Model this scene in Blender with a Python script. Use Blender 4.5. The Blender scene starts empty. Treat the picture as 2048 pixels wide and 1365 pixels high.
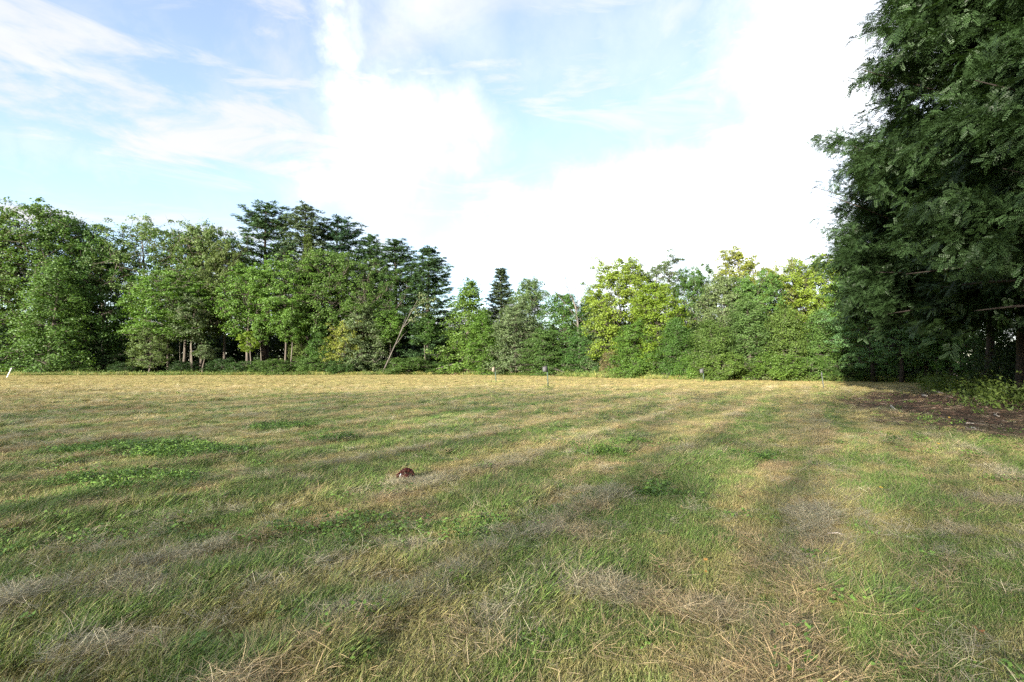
import bpy, math, random
import numpy as np
from mathutils import Vector, Matrix, Euler

# ---------------------------------------------------------------- camera
scene = bpy.context.scene
COL = scene.collection
F = 1024.0                       # focal length in pixels of the 2048 px wide photograph
EYE = 1.6
PITCH = math.atan(48.5 / F)
cam_d = bpy.data.cameras.new("camera")
cam_d.sensor_width = 36.0
cam_d.lens = 18.0
cam_d.clip_start = 0.05
cam_d.clip_end = 3000.0
cam = bpy.data.objects.new("camera", cam_d)
cam.location = (0, 0, EYE)
cam.rotation_euler = (math.pi / 2 + PITCH, 0, 0)
COL.objects.link(cam)
scene.camera = cam

# ---------------------------------------------------------------- world and sun
SUN_EL = math.radians(14.5)
SUN_AZ = math.atan2(-0.55, -0.835)            # to the sun: behind the camera, a little to the left
SUN_DIR = Vector((math.sin(SUN_AZ) * math.cos(SUN_EL), math.cos(SUN_AZ) * math.cos(SUN_EL), math.sin(SUN_EL)))
SKY_STRENGTH = 0.050
CLOUD = 0.37
EXPOSURE = 3.18
SUN_STRENGTH = 2.15
BACK_PER = 10

def ray(px, py):
    a = (px - 1024.0) / F
    b = (682.5 - py) / F
    v = Vector((a, math.cos(PITCH) - b * math.sin(PITCH), math.sin(PITCH) + b * math.cos(PITCH)))
    return v

def at(px, py, Y):
    v = ray(px, py)
    return Vector((v.x * Y / v.y, Y, EYE + v.z * Y / v.y))

def on_ground(px, py):
    v = ray(px, py)
    t = -EYE / v.z
    return v.x * t, v.y * t

world = bpy.data.worlds.new("World")
scene.world = world
world.use_nodes = True
wt = world.node_tree
wt.nodes.clear()

class NT:
    """tiny helper to wire shader nodes"""
    def __init__(self, tree):
        self.t = tree
    def n(self, kind, **kw):
        nd = self.t.nodes.new(kind)
        for k, v in kw.items():
            setattr(nd, k, v)
        return nd
    def link(self, a, b):
        self.t.links.new(a, b)
    def put(self, sock, v):
        if hasattr(v, "is_output") or hasattr(v, "links"):
            self.t.links.new(v, sock)
        else:
            sock.default_value = v
    def math(self, op, a, b=0.0, c=None, clamp=False):
        nd = self.n("ShaderNodeMath", operation=op, use_clamp=clamp)
        self.put(nd.inputs[0], a)
        self.put(nd.inputs[1], b)
        if c is not None:
            self.put(nd.inputs[2], c)
        return nd.outputs[0]
    def vmath(self, op, a, b=(0, 0, 0), scale=None):
        nd = self.n("ShaderNodeVectorMath", operation=op)
        self.put(nd.inputs[0], a)
        if op != "NORMALIZE" and op != "SCALE":
            self.put(nd.inputs[1], b)
        if scale is not None:
            self.put(nd.inputs[3], scale)
        return nd.outputs["Value"] if op in ("DISTANCE", "DOT_PRODUCT", "LENGTH") else nd.outputs[0]
    def mix(self, f, a, b, mode="MIX"):
        nd = self.n("ShaderNodeMix", data_type="RGBA", blend_type=mode)
        self.put(nd.inputs[0], f)
        self.put(nd.inputs[6], a)
        self.put(nd.inputs[7], b)
        return nd.outputs[2]
    def noise(self, vec, scale, detail=4.0, rough=0.55, dist=0.0, color=False):
        nd = self.n("ShaderNodeTexNoise")
        if vec is not None:
            self.put(nd.inputs["Vector"], vec)
        nd.inputs["Scale"].default_value = scale
        nd.inputs["Detail"].default_value = detail
        nd.inputs["Roughness"].default_value = rough
        nd.inputs["Distortion"].default_value = dist
        return nd.outputs["Color" if color else "Fac"]
    def remap(self, v, a, b, c=0.0, d=1.0, smooth=False):
        nd = self.n("ShaderNodeMapRange")
        nd.clamp = True
        if smooth:
            nd.interpolation_type = "SMOOTHSTEP"
        self.put(nd.inputs[0], v)
        for i, x in enumerate((a, b, c, d)):
            nd.inputs[i + 1].default_value = x
        return nd.outputs[0]

W = NT(wt)
sky = W.n("ShaderNodeTexSky", sky_type="NISHITA")
sky.sun_disc = False
sky.sun_elevation = SUN_EL
sky.sun_rotation = SUN_AZ
sky.air_density = 0.90
sky.dust_density = 0.7
sky.ozone_density = 1.0
sky.altitude = 300.0
tc = W.n("ShaderNodeTexCoord")
dirv = tc.outputs["Generated"]
# ragged cloud edges: push the direction about with noise before measuring the distance to each cloud
n1 = W.noise(dirv, 4.0, 6.0, 0.6, color=True)
warp = W.vmath("SCALE", W.vmath("SUBTRACT", n1, (0.5, 0.5, 0.5)), scale=0.22)
n2 = W.noise(dirv, 14.0, 6.0, 0.62, color=True)
warp2 = W.vmath("SCALE", W.vmath("SUBTRACT", n2, (0.5, 0.5, 0.5)), scale=0.09)
wdir = W.vmath("ADD", W.vmath("ADD", dirv, warp), warp2)
# (px, py, radius px, softness, weight): where the clouds stand in the sky
BLOBS = [(40, 305, 60, 1.2, 0.60), (130, 320, 60, 1.2, 0.62), (220, 330, 55, 1.2, 0.60), (310, 350, 40, 1.2, 0.52), (110, 150, 70, 1.3, 0.50), (190, 90, 60, 1.3, 0.52), (30, 60, 60, 1.3, 0.46), (330, 40, 60, 1.3, 0.44), (250, 20, 50, 1.3, 0.42),
         (680, 25, 60, 0.9, 0.95), (705, 105, 66, 0.9, 1.0), (745, 75, 50, 0.9, 0.8), (690, 165, 60, 0.9, 0.9), (700, 210, 100, 0.8, 0.95), (800, 300, 165, 0.75, 1.1),
         (700, 340, 110, 0.9, 0.95), (900, 250, 110, 0.8, 0.95), (585, 290, 55, 1.0, 0.85), (640, 340, 85, 1.0, 0.9), (620, 400, 60, 1.0, 0.6), (930, 330, 90, 0.9, 0.9), (965, 262, 75, 1.1, 0.85), (1010, 300, 50, 1.2, 0.6), (800, 400, 110, 0.9, 0.85), (890, 330, 80, 0.9, 0.9),
         (850, 40, 120, 1.1, 0.78), (960, 70, 110, 1.2, 0.66), (1130, 80, 160, 1.2, 0.64), (1300, 60, 180, 1.2, 0.70), (1150, 230, 160, 1.2, 0.5),
         (1600, 80, 220, 0.9, 1.05), (1500, 150, 110, 0.9, 0.9), (1660, 260, 220, 0.8, 1.15), (1420, 260, 60, 0.9, 0.75), (1500, 400, 190, 0.7, 1.2),
         (1330, 400, 140, 0.7, 1.1), (1190, 400, 100, 0.8, 1.1), (1090, 470, 110, 0.8, 1.1), (960, 510, 90, 0.8, 1.0), (1250, 520, 190, 0.8, 1.2), (880, 530, 60, 0.9, 0.8),
         (1800, 120, 260, 0.9, 1.1), (1900, 420, 380, 0.9, 1.2), (1500, 540, 200, 0.8, 1.2), (1720, 500, 220, 0.8, 1.2),
         (2300, 200, 400, 0.9, 1.1), (1750, -300, 300, 1.0, 0.9)]
cov = None
for (bx, by, br, soft, wgt) in BLOBS:
    c = ray(bx, by)
    r = br / F / c.length
    c = c.normalized()
    dd = W.vmath("DISTANCE", wdir, tuple(c))
    m = W.remap(dd, r * (1 + soft * 0.75), r * max(0.02, 1 - soft * 1.0), 0.0, wgt, True)
    cov = m if cov is None else W.math("MAXIMUM", cov, m)
# thin streaked cirrus everywhere, and loose puffs that go on outside the frame
mp = W.n("ShaderNodeMapping")
mp.inputs["Rotation"].default_value = (0.0, math.radians(14), 0.0)
mp.inputs["Scale"].default_value = (2.2, 2.2, 9.0)
W.link(dirv, mp.inputs["Vector"])
cir = W.remap(W.noise(mp.outputs[0], 1.7, 8.0, 0.62, 0.6), 0.43, 0.66, 0.0, 0.95, True)
veil = W.remap(W.noise(dirv, 2.6, 7.0, 0.6, 0.5), 0.43, 0.75, 0.0, 0.75, True)
sepx = W.n("ShaderNodeSeparateXYZ")
W.link(dirv, sepx.inputs[0])
low = W.remap(sepx.outputs[2], 0.75, 0.05, 0.55, 1.0, True)
cir = W.math("MULTIPLY", cir, low)
thin = W.math("ADD", W.math("MAXIMUM", cir, veil), 0.19)
puff = W.remap(W.noise(dirv, 1.5, 7.0, 0.6, 0.3), 0.38, 0.57, 0.0, 0.95, True)
ahead = W.remap(W.vmath("DOT_PRODUCT", dirv, tuple(ray(1024, 400).normalized())), 0.62, 0.45, 0.0, 1.0, True)
cov = W.math("MAXIMUM", cov, W.math("MULTIPLY", puff, ahead))
body = W.math("ADD", W.math("MULTIPLY", cov, 0.92), W.math("MULTIPLY", W.math("SUBTRACT", W.noise(dirv, 7.0, 9.0, 0.62), 0.5), 0.5))
body = W.remap(body, 0.02, 1.30, 0.0, 1.0)
alpha = W.math("MAXIMUM", body, thin, clamp=True)
# thick cloud is far brighter than the thin veils
lum = W.math("MULTIPLY_ADD", W.math("POWER", body, 3.5), CLOUD - 0.112, 0.112)
shade = W.remap(W.noise(dirv, 3.3, 5.0, 0.55, 0.3), 0.35, 0.7, 0.0, 1.0, True)
ccol = W.vmath("SCALE", W.mix(shade, (0.95, 0.965, 1.0, 1), (1.0, 1.0, 1.0, 1)), scale=lum)
bg_sky = W.n("ShaderNodeBackground")
W.link(sky.outputs[0], bg_sky.inputs[0])
bg_sky.inputs[1].default_value = SKY_STRENGTH
bg_cl = W.n("ShaderNodeBackground")
W.link(ccol, bg_cl.inputs[0])
bg_cl.inputs[1].default_value = 1.0
mx = W.n("ShaderNodeMixShader")
W.link(alpha, mx.inputs[0])
W.link(bg_sky.outputs[0], mx.inputs[1])
W.link(bg_cl.outputs[0], mx.inputs[2])
wo = W.n("ShaderNodeOutputWorld")
W.link(mx.outputs[0], wo.inputs[0])

sun_d = bpy.data.lights.new("sun", "SUN")
sun_d.energy = SUN_STRENGTH
sun_d.angle = math.radians(0.55)
sun_d.color = (1.0, 0.93, 0.81)
sun = bpy.data.objects.new("sun", sun_d)
sun.rotation_euler = SUN_DIR.to_track_quat("Z", "Y").to_euler()
sun.location = (0, 0, 60)
COL.objects.link(sun)

vs = scene.view_settings
vs.view_transform = "Standard"
vs.look = "None"
vs.exposure = EXPOSURE
vs.gamma = 1.0
vs.use_curve_mapping = False
scene.cycles.use_denoising = False
scene.cycles.max_bounces = 6
scene.cycles.diffuse_bounces = 3
scene.cycles.glossy_bounces = 2
scene.cycles.transmission_bounces = 4
scene.cycles.use_adaptive_sampling = True
scene.cycles.adaptive_threshold = 0.01
scene.render.use_persistent_data = False
scene.cycles.transparent_max_bounces = 8

# ---------------------------------------------------------------- helpers
def tag(o, label=None, cat=None, group=None, kind=None):
    if label: o["label"] = label
    if cat: o["category"] = cat
    if group: o["group"] = group
    if kind: o["kind"] = kind
    return o

def empty(name, loc, rz=0.0):
    o = bpy.data.objects.new(name, None)
    o.empty_display_size = 0.3
    o.location = loc
    o.rotation_euler = (0, 0, rz)
    COL.objects.link(o)
    return o

def link_mesh(name, me, parent=None, loc=None):
    o = bpy.data.objects.new(name, me)
    COL.objects.link(o)
    if parent is not None:
        o.parent = parent
    if loc is not None:
        o.location = loc
    return o

def np_mesh(name, verts, quads=None, tris=None, mat=None, fattr=None, vcol=None, smooth=False):
    me = bpy.data.meshes.new(name)
    verts = np.asarray(verts, np.float32).reshape(-1, 3)
    nq = 0 if quads is None else len(quads)
    nt = 0 if tris is None else len(tris)
    me.vertices.add(len(verts))
    me.vertices.foreach_set("co", verts.ravel())
    loops = []
    if nq: loops.append(np.asarray(quads, np.int32).ravel())
    if nt: loops.append(np.asarray(tris, np.int32).ravel())
    loops = np.concatenate(loops)
    me.loops.add(len(loops))
    me.loops.foreach_set("vertex_index", loops)
    starts = np.concatenate([np.arange(nq, dtype=np.int32) * 4, nq * 4 + np.arange(nt, dtype=np.int32) * 3])
    me.polygons.add(nq + nt)
    me.polygons.foreach_set("loop_start", starts)
    if smooth:
        me.polygons.foreach_set("use_smooth", np.ones(nq + nt, bool))
    me.update(calc_edges=True)
    if fattr is not None:
        for k, v in fattr.items():
            a = me.attributes.new(k, "FLOAT", "FACE")
            a.data.foreach_set("value", np.asarray(v, np.float32))
    if vcol is not None:
        for k, v in vcol.items():
            a = me.attributes.new(k, "FLOAT_COLOR", "POINT")
            vv = np.ones((len(verts), 4), np.float32)
            vv[:, :3] = v
            a.data.foreach_set("color", vv.ravel())
    if mat is not None:
        me.materials.append(mat)
    return me

class MB:
    """collects tubes and boxes, builds one mesh"""
    def __init__(self):
        self.v, self.q, self.t = [], [], []
        self.n = 0
    def tube(self, pts, rad, sides=6, cap=True):
        pts = [Vector(p) for p in pts]
        base = self.n
        k = len(pts)
        for i, p in enumerate(pts):
            d = (pts[min(i + 1, k - 1)] - pts[max(i - 1, 0)])
            if d.length < 1e-6: d = Vector((0, 0, 1))
            d.normalize()
            ref = Vector((1, 0, 0)) if abs(d.x) < 0.8 else Vector((0, 1, 0))
            u = d.cross(ref).normalized()
            w = d.cross(u)
            for s in range(sides):
                a = 2 * math.pi * s / sides
                self.v.append(p + (u * math.cos(a) + w * math.sin(a)) * rad[i])
        for i in range(k - 1):
            for s in range(sides):
                a0 = base + i * sides + s
                a1 = base + i * sides + (s + 1) % sides
                self.q.append((a0, a1, a1 + sides, a0 + sides))
        self.n += k * sides
        if cap:
            for e in (0, k - 1):
                c = self.n
                self.v.append(pts[e]); self.n += 1
                for s in range(sides):
                    a0 = base + e * sides + s
                    a1 = base + e * sides + (s + 1) % sides
                    self.t.append((c, a1, a0) if e == 0 else (c, a0, a1))
        return self
    def hexa(self, c8):
        b = self.n
        self.v += [Vector(c) for c in c8]
        self.n += 8
        for f in ((0, 3, 2, 1), (4, 5, 6, 7), (0, 1, 5, 4), (1, 2, 6, 5), (2, 3, 7, 6), (3, 0, 4, 7)):
            self.q.append(tuple(b + i for i in f))
        return self
    def box(self, x0, x1, y0, y1, z0, z1):
        return self.hexa([(x0, y0, z0), (x1, y0, z0), (x1, y1, z0), (x0, y1, z0), (x0, y0, z1), (x1, y0, z1), (x1, y1, z1), (x0, y1, z1)])
    def mesh(self, name, mat, smooth=False):
        return np_mesh(name, [tuple(v) for v in self.v], self.q or None, self.t or None, mat, smooth=smooth)

# ---- value noise in numpy (fields for grass colour and relief)
def vnoise(x, y, seed=0):
    xi = np.floor(x).astype(np.int64); yi = np.floor(y).astype(np.int64)
    xf = x - xi; yf = y - yi
    u = xf * xf * (3 - 2 * xf); v = yf * yf * (3 - 2 * yf)
    def hsh(a, b):
        n = (a * 374761393 + b * 668265263 + seed * 974711) & 0x7fffffff
        n = ((n ^ (n >> 13)) * 1274126177) & 0x7fffffff
        n = (n ^ (n >> 16)) & 0xffff
        return n / 65535.0
    a = hsh(xi, yi); b = hsh(xi + 1, yi); c = hsh(xi, yi + 1); d = hsh(xi + 1, yi + 1)
    return (a * (1 - u) + b * u) * (1 - v) + (c * (1 - u) + d * u) * v

def fbm(x, y, seed=0, octv=4, gain=0.5):
    s = 0; amp = 1; tot = 0
    for o in range(octv):
        s = s + amp * vnoise(x * 2 ** o, y * 2 ** o, seed + o * 17)
        tot += amp
        amp *= gain
    return s / tot

def sstep(a, b, x):
    t = np.clip((x - a) / (b - a), 0, 1)
    return t * t * (3 - 2 * t)

# ---- mowing rows run away to the right; c counts row widths
ROW = 2.5
def row_c(x, y):
    yy = np.maximum(y, 0.0)
    return (x - 0.56 * yy - 0.9 * (1 - np.exp(-yy / 6.0)) + 0.5 * (fbm(x * 0.12, y * 0.12, 71, 2) - 0.5)) / ROW
def row_ridge(x, y):
    c = row_c(x, y) + 0.16
    f = np.abs(c - np.round(c)) * ROW
    return np.exp(-(f / 0.20) ** 2)

# edge of the mown field against the wood, from left to right (x, y)
EDGE = np.array([(-200, 80), (-86, 86), (-45, 88), (-23.5, 91), (-11, 94), (-2, 88), (6, 80), (12, 69), (17, 62.5), (26, 56), (34, 52),
                 (38.5, 47), (36.5, 40), (30.5, 33), (25.5, 26), (20.5, 18), (17.5, 10), (15.5, 2), (14, -8), (14, -14), (-10, -13), (-40, -18), (-80, -26), (-200, -40)], float)
def edge_dist(x, y):
    """signed distance to the wood's edge: negative inside the field"""
    x = np.asarray(x, float); y = np.asarray(y, float)
    best = np.full(x.shape, 1e9)
    inside = np.zeros(x.shape, bool)
    P = np.vstack([EDGE])
    m = len(P)
    for i in range(m):
        ax, ay = P[i]; bx, by = P[(i + 1) % m]
        dx, dy = bx - ax, by - ay
        t = np.clip(((x - ax) * dx + (y - ay) * dy) / (dx * dx + dy * dy), 0, 1)
        best = np.minimum(best, np.hypot(x - ax - t * dx, y - ay - t * dy))
        cond = ((ay > y) != (by > y))
        with np.errstate(divide="ignore", invalid="ignore"):
            xx = (bx - ax) * (y - ay) / (by - ay if by != ay else 1e-9) + ax
        inside ^= cond & (x < xx)
    return np.where(inside, -best, best)

def debris_mask(x, y):
    """bare ground with wood chips along the right-hand trees"""
    u = (x - 17.5) ; v = (y - 19.5)
    # long axis follows the tree line
    a = u * 0.50 + v * 0.86; b = u * 0.86 - v * 0.50
    d = np.sqrt((a / 11.5) ** 2 + (b / 4.6) ** 2)
    return sstep(1.15, 0.65, d + 0.55 * (fbm(x * 0.5, y * 0.5, 5, 4) - 0.5))

PATCH = [(250, 975, 0.85, 0.55), (255, 903, 1.5, 0.7), (400, 912, 0.9, 0.6), (572, 855, 0.9, 0.5), (660, 882, 0.5, 0.35), (1200, 912, 0.5, 0.35), (1495, 915, 0.5, 0.35),
         (1250, 886, 0.4, 0.3), (1310, 995, 0.35, 0.22)]
PATCH_XY = [(*on_ground(p[0], p[1]), p[2], p[3]) for p in PATCH]
HAYP = [(190, 1022, 0.45, 0.2), (1190, 1190, 0.33, 0.22), (1610, 1040, 0.35, 0.30), (250, 1200, 0.42, 0.22), (20, 1215, 0.25, 0.12), (160, 1330, 0.2, 0.1), (1290, 1210, 0.3, 0.2),
        (830, 975, 0.7, 0.22), (1150, 1085, 0.4, 0.16), (690, 1250, 0.2, 0.12), (1420, 1240, 0.25, 0.12), (2000, 1010, 0.5, 0.35),
        (600, 970, 0.35, 0.2), (1000, 1080, 0.3, 0.12), (820, 1110, 0.25, 0.12), (480, 950, 0.18, 0.1)]
HAY_XY = [(*on_ground(p[0], p[1]), p[2] * 0.72, p[3] * 0.80) for p in HAYP]
def blob_field(x, y, lst, seed):
    w = fbm(x * 2.2, y * 2.2, seed, 3) - 0.5
    s = np.zeros_like(x)
    for (cx, cy, rx, ry) in lst:
        d = np.sqrt(((x - cx) / rx) ** 2 + ((y - cy) / ry) ** 2)
        s = np.maximum(s, sstep(1.25, 0.7, d + w * 0.9))
    return s

def along(x, y):
    """coordinates along and across the mowing rows"""
    return y * 1.15, row_c(x, y) * ROW
def green_field(x, y):
    """0 = straw, 1 = lush green"""
    u, v = along(x, y)
    g = 0.26 * fbm(u * 0.16 + 40, v * 0.95 + 40, 3, 4) + 0.16 * fbm(x * 0.75, y * 0.75, 13, 4) + 0.30 * fbm(u * 1.5 + 9, v * 3.2 + 9, 9, 3) + 0.28 * fbm(x * 3.6, y * 3.6, 19, 2)
    g = sstep(0.36, 0.64, g)
    d = np.hypot(x, y)
    bias = 0.22 - 0.26 * sstep(6, 26, d) + 0.10 * sstep(5, 3, d) + 0.14 * sstep(2, -5, x) * sstep(9, 3, y) - 0.06 * sstep(1, 5, x) * sstep(9, 3, y)
    c = row_c(x, y)
    bias = bias + 0.20 * np.sin(2 * math.pi * c * 1.0 + 1.1) * sstep(60, 10, d) - 0.35 * row_ridge(x, y) * sstep(45, 10, d)
    return np.clip(g + bias, 0, 1)

def height(x, y):
    x = np.asarray(x, float); y = np.asarray(y, float)
    d = np.hypot(x, y)
    near = sstep(40, 12, d)
    z = 0.10 * (fbm(x * 0.16, y * 0.16, 21, 3) - 0.5) * near + 0.07 * (fbm(x * 0.9, y * 0.9, 33, 3) - 0.5) * near
    z = z + 0.035 * row_ridge(x, y) * near
    z = z + 0.10 * debris_mask(x, y) * fbm(x * 0.7, y * 0.7, 44, 3)
    return z

# ---------------------------------------------------------------- materials
def leaf_material(name, hue_var=0.18, gloss=0.25, trans=0.32, rough=0.5, instanced=False):
    m = bpy.data.materials.new(name)
    m.use_nodes = True
    t = m.node_tree; t.nodes.clear()
    N = NT(t)
    oi = N.n("ShaderNodeObjectInfo")
    at_ = N.n("ShaderNodeAttribute", attribute_name="rnd")
    tcx = N.n("ShaderNodeTexCoord")
    r = at_.outputs["Fac"]
    clump = N.noise(tcx.outputs["Object"], 0.55, 3.0, 0.6)
    val = N.math("ADD", N.math("MULTIPLY", r, 0.34), N.math("MULTIPLY", clump, 0.80))     # about 0.3 .. 1.1
    val = N.math("ADD", val, 0.42)
    src = N.n("ShaderNodeAttribute", attribute_name="tint", attribute_type="INSTANCER").outputs["Color"] if instanced else oi.outputs["Color"]
    hsv = N.n("ShaderNodeHueSaturation")
    N.link(src, hsv.inputs["Color"])
    N.put(hsv.inputs["Hue"], N.math("ADD", 0.5, N.math("MULTIPLY", N.math("SUBTRACT", r, 0.5), -0.05 * hue_var * 4 * 0.5)))
    N.put(hsv.inputs["Value"], val)
    col = N.mix(N.math("MULTIPLY", N.remap(clump, 0.52, 0.72), hue_var), hsv.outputs[0],
                N.mix(1.0, hsv.outputs[0], (1.45, 1.15, 0.8, 1), "MULTIPLY"))
    p = N.n("ShaderNodeBsdfPrincipled")
    N.link(col, p.inputs["Base Color"])
    p.inputs["Roughness"].default_value = rough
    p.inputs["Specular IOR Level"].default_value = gloss
    tr = N.n("ShaderNodeBsdfTranslucent")
    N.link(N.mix(1.0, col, (1.15, 1.25, 0.45, 1), "MULTIPLY"), tr.inputs[0])
    mxs = N.n("ShaderNodeMixShader")
    mxs.inputs[0].default_value = trans
    N.link(p.outputs[0], mxs.inputs[1]); N.link(tr.outputs[0], mxs.inputs[2])
    out = N.n("ShaderNodeOutputMaterial")
    N.link(mxs.outputs[0], out.inputs[0])
    return m

M_LEAF = leaf_material("broad_leaf")
M_NEEDLE = leaf_material("pine_needle", 0.12, 0.15, 0.15, 0.6)
M_LOCUST = leaf_material("locust_leaf", 0.0, 0.28, 0.24, 0.5, True)

def noise_material(name, c0, c1, scale=8.0, rough=0.85, bump=0.3, stretch=(1, 1, 1), use_obj_color=False, detail=6):
    m = bpy.data.materials.new(name)
    m.use_nodes = True
    t = m.node_tree; t.nodes.clear()
    N = NT(t)
    tcx = N.n("ShaderNodeTexCoord")
    mpn = N.n("ShaderNodeMapping")
    mpn.inputs["Scale"].default_value = stretch
    N.link(tcx.outputs["Object"], mpn.inputs["Vector"])
    f = N.noise(mpn.outputs[0], scale, detail, 0.6)
    f2 = N.remap(f, 0.3, 0.7)
    col = N.mix(f2, (*c0, 1), (*c1, 1))
    if use_obj_color:
        oi = N.n("ShaderNodeObjectInfo")
        col = N.mix(1.0, col, oi.outputs["Color"], "MULTIPLY")
    p = N.n("ShaderNodeBsdfPrincipled")
    N.link(col, p.inputs["Base Color"])
    p.inputs["Roughness"].default_value = rough
    p.inputs["Specular IOR Level"].default_value = 0.25
    b = N.n("ShaderNodeBump")
    b.inputs["Strength"].default_value = bump
    b.inputs["Distance"].default_value = 0.02
    N.link(f, b.inputs["Height"])
    N.link(b.outputs[0], p.inputs["Normal"])
    out = N.n("ShaderNodeOutputMaterial")
    N.link(p.outputs[0], out.inputs[0])
    return m

M_BARK = noise_material("bark", (0.55, 0.55, 0.55), (1.25, 1.25, 1.25), 5.0, 0.9, 0.8, (1, 1, 0.18), True)
M_DEADWOOD = noise_material("dead_wood", (0.052, 0.045, 0.038), (0.14, 0.127, 0.11), 6.0, 0.85, 0.5, (1, 1, 0.2))
M_BRUSH = noise_material("brush_wood", (0.16, 0.10, 0.07), (0.36, 0.25, 0.19), 6.0, 0.9, 0.4)
M_STICK = noise_material("pale_stick", (0.42, 0.34, 0.26), (0.66, 0.58, 0.48), 20.0, 0.8, 0.3)

# ground
def ground_material():
    m = bpy.data.materials.new("mown_field")
    m.use_nodes = True
    t = m.node_tree; t.nodes.clear()
    N = NT(t)
    a = N.n("ShaderNodeAttribute", attribute_name="tint")
    g = N.n("ShaderNodeNewGeometry")
    pos = g.outputs["Position"]
    fine = N.noise(pos, 18.0, 5.0, 0.7)
    mid = N.noise(pos, 2.2, 5.0, 0.65)
    big = N.noise(pos, 0.22, 4.0, 0.6)
    v = N.math("ADD", N.remap(fine, 0.25, 0.75, 0.62, 1.3), N.remap(mid, 0.3, 0.7, -0.22, 0.22))
    v = N.math("ADD", v, N.remap(big, 0.3, 0.7, -0.12, 0.12))
    hs = N.n("ShaderNodeHueSaturation")
    N.link(a.outputs["Color"], hs.inputs["Color"])
    N.put(hs.inputs["Value"], v)
    # blades seen from afar: greener and browner flecks
    gm = N.remap(N.noise(pos, 1.1, 6.0, 0.7), 0.48, 0.66, 0.0, 0.45)
    col = N.mix(gm, hs.outputs[0], N.mix(1.0, hs.outputs[0], (0.62, 0.92, 0.62, 1), "MULTIPLY"))
    p = N.n("ShaderNodeBsdfPrincipled")
    N.link(col, p.inputs["Base Color"])
    p.inputs["Roughness"].default_value = 0.95
    p.inputs["Specular IOR Level"].default_value = 0.1
    b = N.n("ShaderNodeBump")
    b.inputs["Strength"].default_value = 0.9
    b.inputs["Distance"].default_value = 0.05
    N.link(N.noise(pos, 9.0, 6.0, 0.7), b.inputs["Height"])
    N.link(b.outputs[0], p.inputs["Normal"])
    out = N.n("ShaderNodeOutputMaterial")
    N.link(p.outputs[0], out.inputs[0])
    return m
M_GROUND = ground_material()

def grass_material():
    """blade colour = colour of its tuft (instance attribute) with a spread from blade to blade"""
    m = bpy.data.materials.new("grass_blade")
    m.use_nodes = True
    t = m.node_tree; t.nodes.clear()
    N = NT(t)
    a = N.n("ShaderNodeAttribute", attribute_name="tint", attribute_type="INSTANCER")
    r = N.n("ShaderNodeAttribute", attribute_name="rnd")
    r2 = N.n("ShaderNodeAttribute", attribute_name="rnd2")
    hs = N.n("ShaderNodeHueSaturation")
    N.link(a.outputs["Color"], hs.inputs["Color"])
    N.put(hs.inputs["Value"], N.remap(r.outputs["Fac"], 0, 1, 0.6, 1.4))
    straw = N.mix(N.remap(r2.outputs["Fac"], 0.76, 0.84, 0.0, 0.75), hs.outputs[0], N.mix(r.outputs["Fac"], (0.26, 0.20, 0.10, 1), (0.48, 0.39, 0.215, 1)))
    col = N.mix(N.remap(r2.outputs["Fac"], 0.22, 0.16, 0.0, 0.55), straw, N.mix(r.outputs["Fac"], (0.07, 0.13, 0.03, 1), (0.15, 0.25, 0.05, 1)))
    p = N.n("ShaderNodeBsdfPrincipled")
    N.link(col, p.inputs["Base Color"])
    p.inputs["Roughness"].default_value = 0.55
    p.inputs["Specular IOR Level"].default_value = 0.3
    tr = N.n("ShaderNodeBsdfTranslucent")
    N.link(col, tr.inputs[0])
    mxs = N.n("ShaderNodeMixShader")
    mxs.inputs[0].default_value = 0.16
    N.link(p.outputs[0], mxs.inputs[1]); N.link(tr.outputs[0], mxs.inputs[2])
    out = N.n("ShaderNodeOutputMaterial")
    N.link(mxs.outputs[0], out.inputs[0])
    return m
M_GRASS = grass_material()

# colours of turf, shared by the soil sheet and the blades
C_GREEN = np.array([0.262, 0.280, 0.082]); C_LUSH = np.array([0.180, 0.268, 0.060])
C_STRAW = np.array([0.540, 0.430, 0.185]); C_PINK = np.array([0.540, 0.395, 0.210]); C_GREY = np.array([0.520, 0.450, 0.295])
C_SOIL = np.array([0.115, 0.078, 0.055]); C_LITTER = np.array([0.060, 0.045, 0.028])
def turf_colour(x, y):
    g = green_field(x, y)[:, None]
    t = fbm(x * 1.3, y * 1.3, 51, 3)[:, None]
    dry = C_STRAW * (1 - sstep(0.45, 0.7, t)) + C_PINK * sstep(0.45, 0.7, t)
    far = sstep(22, 45, np.hypot(x, y))[:, None]
    dry = dry * (1 - far) + np.array([0.38, 0.285, 0.122]) * far
    grn = C_GREEN * (1 - sstep(0.5, 0.8, g)) + C_LUSH * sstep(0.5, 0.8, g)
    grn = grn * (1 - far) + np.array([0.25, 0.225, 0.075]) * far
    c = dry * (1 - g) + grn * g
    h = blob_field(x, y, HAY_XY, 61)[:, None]
    return c * (1 - 0.7 * h) + (0.5 * C_GREY + 0.5 * C_PINK) * 0.7 * h

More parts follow.
